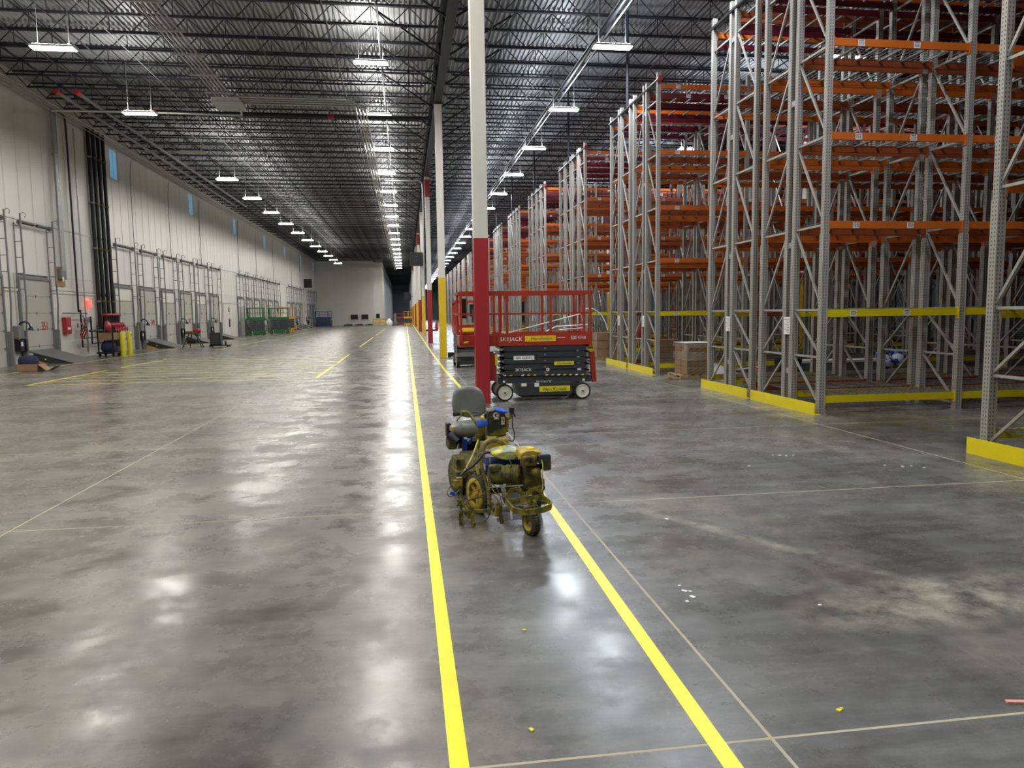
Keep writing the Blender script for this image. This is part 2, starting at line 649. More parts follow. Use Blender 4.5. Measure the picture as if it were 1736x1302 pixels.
# bridging lines under the joists
for i, x in enumerate((-13.4, -11.2, -8.6, -5.8, -3.2, -0.6, 3.6, 5.4, 8.4, 11.4, 14.4)):
    struct(MB().box(x - 0.02, x + 0.02, 5, 200, 11.03, 11.07).build('ceiling_bridging', 'joist'))
# girders over the column line and their knee braces
BAY, COLY = 15.63, 14.55
gm = MB()
gm.box(-0.14, 0.14, 0, BAY, 10.1, 10.26)
gm.box(-0.14, 0.14, 0, BAY, 11.42, 11.58)
for i in range(6):
    a = i * BAY / 6
    gm.bar((0, a, 11.5), (0, a + BAY / 12, 10.2), 0.16, 0.09)
    gm.bar((0, a + BAY / 12, 10.2), (0, a + BAY / 6, 11.5), 0.16, 0.09)
    gm.bar((0, a + BAY / 12, 10.2), (0, a + BAY / 12, 11.5), 0.09)
gme = gm.data('ceiling_girder', 'joist')
km = MB()
for i in range(5):
    y = 1.0 + i * 3.14
    km.bar((-0.1, y, 10.16), (-2.2, y, 11.5), 0.06)
    km.bar((0.1, y, 10.16), (2.2, y, 11.5), 0.06)
kme = km.data('ceiling_brace', 'joist')
for j in range(-2, 14):
    for x in (1.5, 17.3):
        if x > 2 and not 0 <= j <= 5:
            continue
        g = struct(put('ceiling_girder', gme, None, (x, COLY + j * BAY, 0)))
        put('brace', kme, g)

# left wall in tiers of vertical panels
WIN_Y = [42.9, 57.3, 71.2, 85.7, 99.5, 114.2, 129.0]
PW = 1.1
wl = MB().box(XL - 0.35, XL - 0.12, Y0, 136, -0.3, 0.02).build('wall_left', 'wall')
struct(wl, 'tall white ribbed panel wall with dock doors and slit windows')
bk = MB()   # backing behind the panels, cut round the windows
ys = [Y0] + [v for w in WIN_Y for v in (w - 0.55, w + 0.55)] + [136]
for i in range(0, len(ys) - 1):
    if i % 2 == 0:
        bk.box(XL - 0.3, XL - 0.12, ys[i], ys[i + 1], 0, ZD + 0.1)
    else:
        bk.box(XL - 0.3, XL - 0.12, ys[i], ys[i + 1], 0, 9.14)
        bk.box(XL - 0.3, XL - 0.12, ys[i], ys[i + 1], 10.74, ZD + 0.1)
bk.build('backing', 'trim', wl)


def panel(z0, z1):
    m = MB()
    w = PW
    m.box(-0.12, -0.02, 0.006, w - 0.006, z0 + 0.006, z1 - 0.006)
    m.box(-0.02, -0.008, 0.05, w - 0.05, z0 + 0.006, z1 - 0.006)
    return m.data('wall_panel', 'wall')


p_mid, p_up, p_top = panel(3.62, 5.8), panel(5.8, 11.1), panel(11.1, ZD)
p_w1, p_w2 = panel(5.8, 9.14), panel(10.74, 11.1)
p_low = panel(0, 3.62)
DOORS = [28.02, 31.89, 41.6, 45.42, 49.28, 53.15, 57.0, 60.9, 70.6, 74.4, 78.2, 82.1, 85.95, 89.9, 99.4, 103.3, 107.1, 110.9, 119.2, 123.0, 126.8]
np_ = int((136 - Y0) / PW)
# panel grid is re-phased at each window so that one panel width is the window
y = 13.0
yy = []
while y < 135:
    nw = min([w for w in WIN_Y if w - 0.55 > y - 0.01] + [999])
    if nw < 900:
        rem = nw - 0.55 - y
        if rem < 0.02:
            yy.append((y, 1.0, True))
            y += 1.1
            continue
        cnt = max(1, round(rem / PW))
        w = rem / cnt
        for _ in range(cnt):
            yy.append((y, w / PW, False))
            y += w
    else:
        yy.append((y, 1.0, False))
        y += PW
for (y, sc, win) in yy:
    tiers = [p_mid, p_w1, p_w2, p_top] if win else [p_mid, p_up, p_top]
    for t in tiers:
        if t is p_mid and y > 90:
            continue
        if t is p_top and y > 70:
            continue
        o = put('wall_panel', t, wl, (XL + 0.02, y, 0))
        o.scale.y = sc
mfar = MB()
for (y, sc, win) in yy:
    w = PW * sc
    if y > 90:
        mfar.box(XL - 0.1, XL, y + 0.006, y + w - 0.006, 3.62, 5.79)
    if y > 70:
        mfar.box(XL - 0.1, XL, y + 0.006, y + w - 0.006, 11.1, ZD)
mfar.build('far_panel', 'wall', wl)['kind'] = 'stuff'
MB().box(XL - 0.1, XL, Y0, 13.0, 0, ZD).build('plain_panel', 'wall', wl)
# lower tier between the doors
edges = [Y0 + 27] + [v for d in DOORS for v in (d, d + 2.7)] + [136]
for i in range(0, len(edges), 2):
    a, b = edges[i], edges[i + 1]
    if b - a < 0.05:
        continue
    MB().box(XL - 0.1, XL + 0.01, a, b, 0, 3.0).box(XL - 0.1, XL + 0.005, a, b, 3.05, 3.62).build('liner_panel', 'wall_low', wl)
MB().box(XL, XL + 0.05, 13, 136, 5.76, 5.84).build('seam_trim', 'trim', wl)
tr = MB()
for i in range(0, len(edges), 2):
    tr.box(XL, XL + 0.06, edges[i], edges[i + 1], 2.92, 3.02)
tr.build('rail_trim', 'trim', wl)
# slit windows
for i, wy in enumerate(WIN_Y):
    w = MB()
    for (a, b, c, d) in ((-0.55, -0.47, 9.14, 10.74), (0.47, 0.55, 9.14, 10.74), (-0.55, 0.55, 9.14, 9.2), (-0.55, 0.55, 10.68, 10.74), (-0.02, 0.02, 9.2, 10.68)):
        w.box(XL - 0.3, XL - 0.02, wy + a, wy + b, c, d)
    o = struct(w.build('window_%d' % (i + 1), 'trim'), 'tall slit window high in the white dock wall')
    MB().box(XL - 0.2, XL - 0.18, wy - 0.47, wy - 0.02, 9.2, 10.68).build('pane', 'glass', o)
    MB().box(XL - 0.2, XL - 0.18, wy + 0.02, wy + 0.47, 9.2, 10.68).build('pane', 'glass', o)

# other walls
struct(MB().box(XL - 1, XR_ + 1, Y0 - 0.3, Y0, -0.3, ZD + 0.3).build('wall_back', 'wall_low'))
struct(MB().box(XR_, XR_ + 0.3, Y0, Y1, -0.3, ZD + 0.3).build('wall_right', 'grey_wall'))
wf = struct(MB().box(-5, XR_ + 1, Y1, Y1 + 0.3, -0.3, ZD + 0.3).build('wall_far', 'grey_wall'), 'distant grey end wall')
# white office block closing the dock side
ob = struct(MB().box(XL - 0.3, -5.5, 130.4, 131, 0, ZD).box(-5.5, -3.9, 133.4, 134, 0, ZD).box(-6.0, -5.5, 130.7, 134, 0, ZD).box(-4.2, -3.9, 133.7, Y1, 0, ZD).build('wall_office', 'wall_low'), 'white inner wall closing the dock side')
pm = MB().box(0.01, 1.09, -0.03, 0, 0.02, ZD).data('wall_panel', 'wall_low')
x = XL
while x < -5.6:
    put('wall_panel', pm, ob, (x, 130.4, 0))
    x += 1.1
MB().box(-12.9, -11.0, 130.3, 130.36, 0, 2.9).build('door_leaf', 'trim', ob)
for i, (a, b, yv) in enumerate(((-9.4, -8.05, 130.3), (-7.6, -6.3, 130.3), (-5.2, -4.45, 133.35))):
    z0, z1 = (0.95, 1.92) if i < 2 else (1.1, 2.0)
    w = MB()
    for q in ((a, a + 0.06, z0, z1), (b - 0.06, b, z0, z1), (a, b, z0, z0 + 0.06), (a, b, z1 - 0.06, z1)):
        w.box(q[0], q[1], yv - 0.06, yv + 0.04, q[2], q[3])
    o = struct(w.build('window_%d' % (i + 8), 'trim'))
    MB().box(a + 0.06, b - 0.06, yv - 0.02, yv, z0 + 0.06, z1 - 0.06).build('pane', 'screen', o)

# ================================================================ COLUMNS
cols = [('red', 3.27), ('yellow', 3.27), ('red', 3.26), ('yellow', 3.26)]


def column(x, j, label):
    y = COLY + j * BAY + 0.15
    mtl = 'column_red' if j % 2 == 0 else 'column_yellow'
    o = struct(MB().box(-0.14, 0.14, -0.14, 0.14, 0, 10.1).build('steel_column', 'column_white', None, (x, y, 0), bevel=0.012), label)
    MB().box(-0.143, 0.143, -0.143, 0.143, 0, 3.27).build('painted_base', mtl, o, bevel=0.012)
    if j in (2, 4, 7):
        MB().box(-0.143, 0.143, -0.143, 0.143, 8.85, 9.9).build('upper_band', 'column_red', o, bevel=0.012)
    MB().box(-0.2, 0.2, -0.2, 0.2, 10.06, 10.1).build('cap_plate', 'joist', o)
    return o


for j in range(0, 14):
    c = 'red' if j % 2 == 0 else 'yellow'
    column(1.5, j, 'square white steel column with %s lower part, %s in the line along the yellow lines' % (c, nth(j)))
for j in range(1, 4):
    column(17.3, j, None)

# ================================================================ FLOOR LINES
def ribbon(name, pts, w, mtl, label, z=0.0015, group=None):
    m = MB()
    P = [Vector((p[0], p[1], 0)) for p in pts]
    L, Rr = [], []
    for i, p in enumerate(P):
        d = (P[min(i + 1, len(P) - 1)] - P[max(i - 1, 0)]).normalized()
        nrm = Vector((d.y, -d.x, 0)) * w / 2
        L.append(p - nrm)
        Rr.append(p + nrm)
    vs = [(q.x, q.y, zz) for zz in (0.0, z) for q in L + Rr]
    n = len(P)
    o2 = 2 * n
    fs = []
    for i in range(n - 1):
        fs.append((o2 + i, o2 + i + 1, o2 + n + i + 1, o2 + n + i))
        fs.append((i, o2 + i, o2 + i + 1, i + 1))
        fs.append((n + i, n + i + 1, o2 + n + i + 1, o2 + n + i))
    m._add(vs, fs)
    return tag(m.build(name, mtl), label, 'floor marking', group)


ribbon('floor_line', [(0.165, 0.5), (0.165, 2.8), (0.16, 13.7), (0.17, 40), (0.19, 150)], 0.078, 'yellow_line', 'long straight yellow floor line passing left of the striping machine')
ribbon('floor_line', [(1.20, 0.5), (1.235, 2.6), (1.285, 6.42), (1.30, 12), (1.285, 18.1), (1.2, 24), (1.17, 32.5), (1.19, 60), (1.2, 150)], 0.078, 'yellow_line', 'long yellow floor line running back under the striping machine beside the columns')
ribbon('floor_line', [(-13.2, 20), (-13.2, 120)], 0.08, 'pale_line', 'worn pale line in front of the dock levellers')
zones = [(21.7, 27.3), (28.4, 34.5), (42.2, 60.5), (64.8, 97)]
zn = ['nearest', 'second', 'third', 'farthest']
for zi, (a, b) in enumerate(zones):
    ribbon('floor_line', [(-2.6, a), (-2.6, b)], 0.09, 'yellow_line', 'yellow line closing the column side of the %s staging area' % zn[zi])
    if zi < 2:
        ribbon('floor_line', [(-10.3, a), (-10.3, b)], 0.08, 'yellow_line', 'yellow line closing the dock side of the %s staging area' % zn[zi])
        nn = 6
        for i in range(nn):
            yv = a + 0.05 + (b - a - 0.1) * i / (nn - 1)
            ribbon('floor_line', [(-10.3, yv), (-2.6, yv)], 0.075, 'pale_line', '%s pale cross line of the %s staging area counted from the near end' % (nth(i), zn[zi]), z=0.0018, group='cross lines of the staging areas')
    else:
        ribbon('floor_line', [(-10.3, a), (-10.3, b)], 0.08, 'pale_line', 'yellow line closing the dock side of the %s staging area' % zn[zi])

# ================================================================ HIGH-BAY LIGHTS
def fixture(lens):
    """returns the meshes of a linear high-bay"""
    body = MB().box(-0.56, 0.56, -0.16, 0.16, 0.0, 0.05).box(-0.5, 0.5, -0.1, 0.1, 0.05, 0.08).box(-0.585, -0.56, -0.17, 0.17, -0.03, 0.06).box(0.56, 0.585, -0.17, 0.17, -0.03, 0.06).data('housing', 'fixture')
    ln = MB().prism([(-0.15, 0), (0.15, 0), (0.11, -0.045), (-0.11, -0.045)], -0.55, 0.55, 'x').data('lens', lens)
    ups = MB()
    for q in (-0.45, -0.3, -0.15, 0.0, 0.15, 0.3, 0.45):
        ups.box(q - 0.05, q + 0.05, -0.15, -0.105, 0.05, 0.056)
        ups.box(q - 0.05, q + 0.05, 0.105, 0.15, 0.05, 0.056)
    return body, ln, ups.data('uplight_slot', lens)


FW, FC = fixture('lens_warm'), fixture('lens_cool')
FO = (FW[0], MB().prism([(-0.15, 0), (0.15, 0), (0.11, -0.045), (-0.11, -0.045)], -0.55, 0.55, 'x').data('lens', 'lens_off'), None)


def lamp_data(nm, col, watts, sx, sy):
    d = bpy.data.lights.new(nm, 'AREA')
    d.shape = 'RECTANGLE'
    d.size, d.size_y = sx, sy
    d.color = col
    d.energy = watts
    return d


LD = {}
for key, col in (('w', (1.0, 0.97, 0.90)), ('c', (0.84, 0.92, 1.0))):
    LD[key] = (lamp_data('tube_light', col, LAMP * math.pi * 1.06 * 0.2, 1.06, 0.2), lamp_data('uplight', col, LAMP * 0.3, 1.0, 0.25))


def hang(z):
    return MB().box(-0.006, 0.006, -0.006, 0.006, 0.05, 11.66 - z).box(-0.012, 0.012, -0.1, 0.1, 0.08, 0.1).data('hanger', 'conduit')


rows = [('dock-door aisle', -9.4, 9.24, 22.7, 6.69, 14, FW, 4, 2), ('middle aisle', -0.93, 10.3, 26.3, 6.65, 18, FW, 4, None),
        ('rack-front aisle', 6.15, 9.45, 21.6, 6.65, 32, FC, 3, None), ('racks', 14.2, 9.8, 22.7, 6.65, 20, FC, 0, None)]  # farthest rack-front lamps are added, unseen, to brighten the end wall
for (nm, x, z, y0, sp, cnt, FX, before, off) in rows:  # the row over the racks is mostly invented beyond its nearest lamps
    hm = hang(z)
    for k in range(-before, cnt):
        fx = FO if off is not None and k == off else FX
        st = 'unlit' if fx is FO else 'lit'
        if k < 0:
            lb = '%s lamp over the %s, %s nearer than the first in view' % (st, nm, nth(-k - 1))
        else:
            lb = '%s high-bay lamp over the %s, %s from the near end' % (st, nm, nth(k))
        o = thing('high_bay_lamp', lb, 'ceiling light', (x, y0 + k * sp, z), group='high-bay lamps over the ' + nm)
        put('housing', fx[0], o)
        put('lens', fx[1], o)
        if fx[2]:
            put('uplight_slot', fx[2], o)['kind'] = 'stuff'
        if fx is not FO:
            dn_, up_ = LD['c' if fx is FC else 'w']
            put('tube_light', dn_, o, (0, 0, -0.047))
            q = put('uplight', up_, o, (0, 0, 0.086))
            q.rotation_euler.x = math.pi
        put('hanger', hm, o, (-0.4, 0, 0))
        put('hanger', hm, o, (0.4, 0, 0))
    # supply conduit above the row
    if x < 8:
        tag(MB().tube([(x + 0.3, 12, 10.85), (x + 0.3, y0 + cnt * sp, 10.85)], 0.014, 6).build('conduit', 'conduit'), 'thin lighting conduit above the lamps over the %s' % nm, 'conduit')

# ================================================================ CEILING SERVICES
bun = thing('conduit_bundle', 'bundle of galvanised conduits running under the roof to the grey junction box', 'conduit')
for q in range(5):
    x = -6.75 + q * 0.13
    MB().tube([(x, 8, 10.0), (x, 29.6, 10.0)], 0.03, 8).build('pipe', 'conduit', bun)
for y in range(9, 30, 2):
    MB().box(-7.0, -6.0, y - 0.03, y + 0.03, 9.9, 9.95).build('strut', 'conduit', bun)
bun2 = thing('conduit_bundle', 'pair of wide cable ducts crossing from the junction box to the middle lamps', 'conduit')
for q in range(4):
    yv = 29.7 + q * 0.3
    xx = -1.75 + q * 0.13
    MB().curve([(-6.2, yv, 10.0), (-4, yv, 10.0), (xx - 0.6, yv, 10.0), (xx - 0.12, yv + 0.15, 10.0), (xx, yv + 0.6, 10.0), (xx, yv + 3, 10.0), (xx, 60, 10.0), (xx, 140, 10.0)], 0.036, 8).build('pipe', 'conduit', bun2)
bx = thing('junction_box', 'large flat grey junction box where the ceiling conduits meet', 'junction box')
MB().box(-6.95, -5.95, 29.6, 30.9, 9.8, 9.95).build('body', 'fixture', bx, bevel=0.01)
MB().box(-6.98, -5.92, 29.57, 30.93, 9.785, 9.8).build('cover', 'conduit', bx)
tag(MB().curve([(-13.2, 31.3, 9.75), (-9, 31.3, 9.75), (-6.5, 31.3, 9.72), (-6.2, 31.2, 9.75), (-6.15, 30.7, 9.8)], 0.04, 8).build('conduit', 'conduit'), 'single horizontal conduit bending into the flat junction box', 'conduit')
tag(MB().curve([(-1.0, 47, 10.0), (0.6, 47, 10.0), (1.15, 47, 9.95), (1.25, 47, 9.3), (1.25, 47, 6), (1.25, 47, 2.2)], 0.035, 8).build('conduit', 'conduit'), 'conduit bending down beside the third column', 'conduit')
tag(MB().tube([(-9.9, 32.6, 10.1), (1.2, 32.6, 10.1)], 0.085, 10).mi(1).tube([(-10.1, 32.6, 10.1), (-9.8, 32.6, 10.1)], 0.11, 10).tube([(-3.0, 32.6, 10.1), (-2.75, 32.6, 10.1)], 0.11, 10).build('sprinkler_main', ('black', 'red')), 'dark sprinkler main with red couplings crossing below the roof', 'pipe')
for q, lb in ((-12.6, 'nearer the dock wall'), (-11.9, 'nearer the dock lamps')):
    tag(MB().tube([(q, 30.5, 10.2), (q, 60, 10.2)], 0.07, 8).mi(1).tube([(q, 30.3, 10.2), (q, 30.6, 10.2)], 0.1, 8).build('sprinkler_main', ('jamb', 'red')), 'long sprinkler pipe with a red end, %s' % lb, 'pipe')
for q in range(3):
    tag(MB().tube([(XL + 0.35 + q * 0.16, 14, 10.75 + q * 0.05), (XL + 0.35 + q * 0.16, 128, 10.75 + q * 0.05)], 0.022, 6).build('conduit', 'conduit'), '%s of the three thin conduits along the top of the dock wall' % ('outermost', 'middle', 'innermost')[2 - q], 'conduit')
for x in (-12.2, -10.4, -7.6, -4.6, -2.2, 3.0, 9.4, 12.4):
    tag(MB().tube([(x, 8, 10.92), (x, 129, 10.92)], 0.025, 6).build('sprinkler_branch', 'joist'), None, 'pipe', 'thin dark sprinkler branch lines under the joists')
for i, o in enumerate([o for o in bpy.data.objects if o.name.startswith('sprinkler_branch')]):
    o['label'] = 'thin dark sprinkler branch line under the joists, %s from the dock wall' % nth(i)
pp = thing('sprinkler_main', 'thick dark pipe with a bright conduit along it above the rack-front aisle', 'pipe')
MB().tube([(6.2, 9, 10.35), (6.2, 140, 10.35)], 0.075, 10).build('pipe', 'black', pp)
MB().tube([(6.36, 9, 10.28), (6.36, 140, 10.28)], 0.03, 8).build('conduit', 'conduit', pp)
for yv, nm in ((64.5, 'a tenth'), (96, 'b')):
    pass
# hanging black boxes
for (x, y, z, s, lb) in ((1.0, 61.15, 6.25, 1.05, 'black square box hung on the fourth column'), (0.42, 124.1, 4.7, 1.2, 'black square box hung far down the column line'), (XL + 0.5, 117, 6.7, 1.3, 'black square box high on the dock wall')):
    o = thing('hanging_box', lb, 'hanging box', (x, y, z))
    MB().cbox((0, 0, 0), (s, 0.5, s * 1.02)).build('body', 'black', o, bevel=0.03)
    MB().lathe((0, -0.26, 0.2), [(0.07, 0), (0.07, -0.02)], (0, 1, 0), 10).lathe((0, -0.26, -0.08), [(0.07, 0), (0.07, -0.02)], (0, 1, 0), 10).build('knob', 'darkgrey', o)
    MB().bar((0, 0, 0), (1.37 - x if x > 0 else XL - x, 0.3 if 0.5 < x else 0, 0), 0.08).build('bracket', 'black', o)

# ================================================================ PALLET RACKS
XF = 7.0          # front of the rack rows
LEV = [0.25, 1.72, 3.2, 4.65, 6.15, 7.9]
PITCH = 2.58
FD = 0.93         # post centre to post centre in a frame
FRY = (0.0, 1.18)  # frame starts inside a unit
ROW0, RP, UN = 3.36, 8.32, 2.52
HZ = [0.12, 0.97, 1.78, 3.2, 4.65, 6.1, 7.55]


def post_geo(m, y):
    # open C section: web and two flanges with lips
    m.box(-0.05, 0.05, y - 0.045, y - 0.038, 0.01, 8.25)
    m.box(-0.05, 0.05, y + 0.038, y + 0.045, 0.01, 8.25)
    m.box(-0.05, -0.044, y - 0.038, y + 0.038, 0.01, 8.25)
    m.box(0.044, 0.05, y - 0.038, y + 0.038, 3.05, 8.25)
    m.box(-0.058, -0.05, y - 0.055, y + 0.055, 0.01, 3.05)
    m.box(0.05, 0.058, y - 0.055, y + 0.055, 0.01, 3.05)
    m.box(-0.08, 0.08, y - 0.07, y + 0.07, 0, 0.01)


def frame_geo(m):
    post_geo(m, 0)
    post_geo(m, FD)


frame_me = (lambda m: (frame_geo(m), m.data('upright_frame', 'post'))[1])(MB())


def brace_list(flip):
    out = [((0, z), (FD, z)) for z in HZ]
    for a, b in zip(HZ[:-1], HZ[1:]):
        out.append(((0, b), (FD, a)) if flip else ((0, a), (FD, b)))
    return out


def brace_geo(m, br):
    (ya, za), (yb, zb) = br
    m.bar((0, ya, za), (0, yb, zb), 0.035, 0.03, up=(1, 0, 0))


brace_me = {}
for fl_ in (0, 1):
    brace_me[fl_] = []
    for br in brace_list(fl_):
        m = MB()
        brace_geo(m, br)
        brace_me[fl_].append(m.data('brace', 'brace'))
    m = MB()
    for br in brace_list(fl_):
        brace_geo(m, br)
    brace_me[(fl_, 'all')] = m.data('bracing', 'brace')


def beam_geo(m, z=0, x0=0.06, x1=PITCH - 0.06):
    m.box(x0, x1, -0.022, 0.022, z - 0.06, z + 0.045)
    m.box(x0, x1, -0.022, 0.012, z + 0.045, z + 0.06)
    m.box(x0 - 0.012, x0 + 0.006, -0.05, 0.04, z - 0.11, z + 0.08)
    m.box(x1 - 0.006, x1 + 0.012, -0.05, 0.04, z - 0.11, z + 0.08)


beam_me = {}
for c in ('orange', 'redbeam_shaded', 'crimson', 'yellow'):
    m = MB()
    beam_geo(m)
    beam_me[c] = m.data('beam', c)
# bar-code sticker
m = MB()
m.box(-0.06, 0.06, -0.003, 0, -0.05, 0.05)
m.mi(1)
for i in range(9):
    x = -0.045 + i * 0.011
    m.box(x, x + (0.003 if i % 3 else 0.006), -0.004, -0.002, -0.035, 0.02)
m.box(-0.045, 0.045, -0.004, -0.002, 0.03, 0.04)
stick_me = m.data('sticker', 'sticker', 'ink')
# wire deck: welded wires on support channels
m = MB()
for i in range(25):
    x = 0.1 + i * (PITCH - 0.2) / 24
    m.box(x - 0.003, x + 0.003, -0.02, FD + 0.02, 0.062, 0.068)
for j in range(8):
    y = 0.04 + j * (FD - 0.08) / 7
    m.box(0.08, PITCH - 0.08, y - 0.003, y + 0.003, 0.056, 0.062)
for i in range(6):
    x = 0.22 + i * (PITCH - 0.44) / 5
    m.box(x - 0.02, x + 0.02, 0.0, FD, 0.025, 0.055)
wire_me = m.data('wire_deck', 'wire')
m = MB()
for i in range(6):
    x = 0.22 + i * (PITCH - 0.44) / 5
    m.box(x - 0.02, x + 0.02, 0.0, FD, 0.025, 0.055)
chan_me = m.data('deck_support', 'wire')
# end guard: folded yellow plate with a chamfered near end
m = MB()
GL = 2.36
m.prism([(0, 0), (GL, 0), (GL, 0.2), (0, 0.2)], -0.012, 0.0, 'x')
m.prism([(0.0, 0), (0.12, 0), (0.12, 0.2), (0.0, 0.2)], -0.022, -0.012, 'x')
m.box(0, 0.1, 0, GL, 0, 0.01)
guard_me = m.data('end_guard', 'guard')
# load placard
m = MB()
m.box(-0.004, 0, -0.11, 0.11, -0.16, 0.16)
m.mi(1)
for i in range(9):
    m.box(-0.006, -0.004, -0.09, 0.09 - 0.05 * (i % 3), 0.11 - i * 0.03, 0.116 - i * 0.03)
plac_me = m.data('load_placard', 'white', 'ink')


def colour(lv, fi, side, u):
    outer = (u == 0 and fi == 0 and side == 0) or (u == 1 and fi == 1 and side == 1)
    if lv <= 1:
        return 'yellow' if (outer or (fi == 0 and side == 1)) else 'redbeam_shaded'
    return 'orange' if (fi + side) % 2 == 0 or outer else 'redbeam_shaded'


NB = [3, 4, 6, 8, 8, 6]


def rack_near(row, u):
    nb = NB[row]
    y = ROW0 + row * RP + u * UN
    o = thing('pallet_rack', 'grey and orange pallet rack, %s half of the %s row from the near end' % (('near', 'far')[u], nth(row)), 'pallet rack', (XF, y, 0), group='pallet racks along the aisle')
    single = row <= 1
    for fi, fy in enumerate(FRY):
        for b in range(nb + 1):
            f = put('upright_frame', frame_me, o, (b * PITCH, fy, 0))
            if single and b < 3:
                for bm_ in brace_me[1 if fi else 0]:
                    put('brace', bm_, f)
            else:
                put('bracing', brace_me[(1 if fi else 0, 'all')], f)
        for b in range(nb):
            for lv, z in enumerate(LEV):
                for side in (0, 1):
                    bo = put('beam', beam_me[colour(lv, fi, side, u)], o, (b * PITCH, fy + side * FD, z))
                    if side == 0 and fi == 0 and u == 0 and lv > 0 and row < 4:
                        put('sticker', stick_me, bo, (0.55, -0.022, -0.005))
                        put('sticker', stick_me, bo, (1.55, -0.022, -0.005))
                    if lv == 5:
                        bo = put('beam', beam_me['crimson'], o, (b * PITCH, fy + side * FD, 7.66))
                        if side == 0 and fi == 0 and u == 0:
                            put('sticker', stick_me, bo, (0.85, -0.022, -0.005))
                            put('sticker', stick_me, bo, (1.95, -0.022, -0.005))
                if lv > 0 or row < 3:
                    put('wire_deck', wire_me if row < 4 else chan_me, o, (b * PITCH, fy, z))
                if lv == 5:
                    put('wire_deck', chan_me, o, (b * PITCH, fy, 7.66))
    # spacers between the two frames
    sp = MB()
    for z in (0.62, 2.9, 5.4, 7.4):
        sp.box(-0.03, 0.03, FD, 1.18, z, z + 0.1)
    sp.build('spacer', 'brace', o)
    put('end_guard', guard_me, o, (-0.16, -0.12, 0))
    put('load_placard', plac_me, o, (-0.065, FD + 0.12, 1.5))
    return o


for row in range(0, 6):
    for u in (0, 1):
        rack_near(row, u)
# far rows: one mesh each with every post and beam, too small to show single parts
m = MB()
for fi, fy in enumerate(FRY):
    for b in range(4):
        for py in (fy, fy + FD):
            m.mi(0).box(b * PITCH - 0.05, b * PITCH + 0.05, py - 0.045, py + 0.045, 0, 8.25)
        m.mi(1)
        for (ya, za), (yb, zb) in brace_list(fi):
            m.bar((b * PITCH, fy + ya, za), (b * PITCH, fy + yb, zb), 0.035, 0.03, up=(1, 0, 0))
    for b in range(3):
        for lv, z in enumerate(LEV):
            for side in (0, 1):
                m.mi({'yellow': 2, 'orange': 3, 'redbeam_shaded': 4}[colour(lv, fi, side, 0)])
                m.box(b * PITCH + 0.05, b * PITCH + PITCH - 0.05, fy + side * FD - 0.022, fy + side * FD + 0.022, z - 0.06, z + 0.06)
                if lv == 5:
                    m.mi(5).box(b * PITCH + 0.05, b * PITCH + PITCH - 0.05, fy + side * FD - 0.022, fy + side * FD + 0.022, z - 0.3, z - 0.18)
m.mi(6).box(-0.17, -0.16, -0.12, 2.24, 0, 0.2)
far_me = m.data('pallet_rack', 'post', 'brace', 'yellow', 'orange', 'redbeam_shaded', 'crimson', 'guard')
for row in range(6, 16):
    for u in (0, 1):
        tag(put('pallet_rack', far_me, None, (XF, ROW0 + row * RP + u * UN, 0)), 'grey and orange pallet rack, %s half of the %s row from the near end' % (('near', 'far')[u], nth(row)), 'pallet rack', 'pallet racks along the aisle')
# in-rack sprinkler pipes over the row ends, bolted to the uprights
RACKS = [q for q in bpy.data.objects if q.name.startswith('pallet_rack') and q.parent is None and q.location.y < ROW0 + 7.5 * RP]
RACKS.sort(key=lambda q: q.location.y)
for row in range(1, 8):
    o = RACKS[row * 2]
    MB().tube([(-0.02, -0.15, 8.05), (-0.02, 2.3, 8.05)], 0.05, 8).build('sprinkler_pipe', 'black', o)
    o2 = RACKS[row * 2 + 1]
    MB().tube([(-0.02, -0.22, 8.05), (-0.02, 2.25, 8.05)], 0.05, 8).build('sprinkler_pipe', 'black', o2)
    MB().lathe((-0.02, -0.2, 8.05), [(0.07, 0), (0.07, 0.06)], (0, 1, 0), 10).build('end_cap', 'red', o)
    MB().tube([(-0.02, 0.3, 8.05), (-0.02, 0.3, 10.95)], 0.045, 8).build('drop_pipe', 'joist', o2)
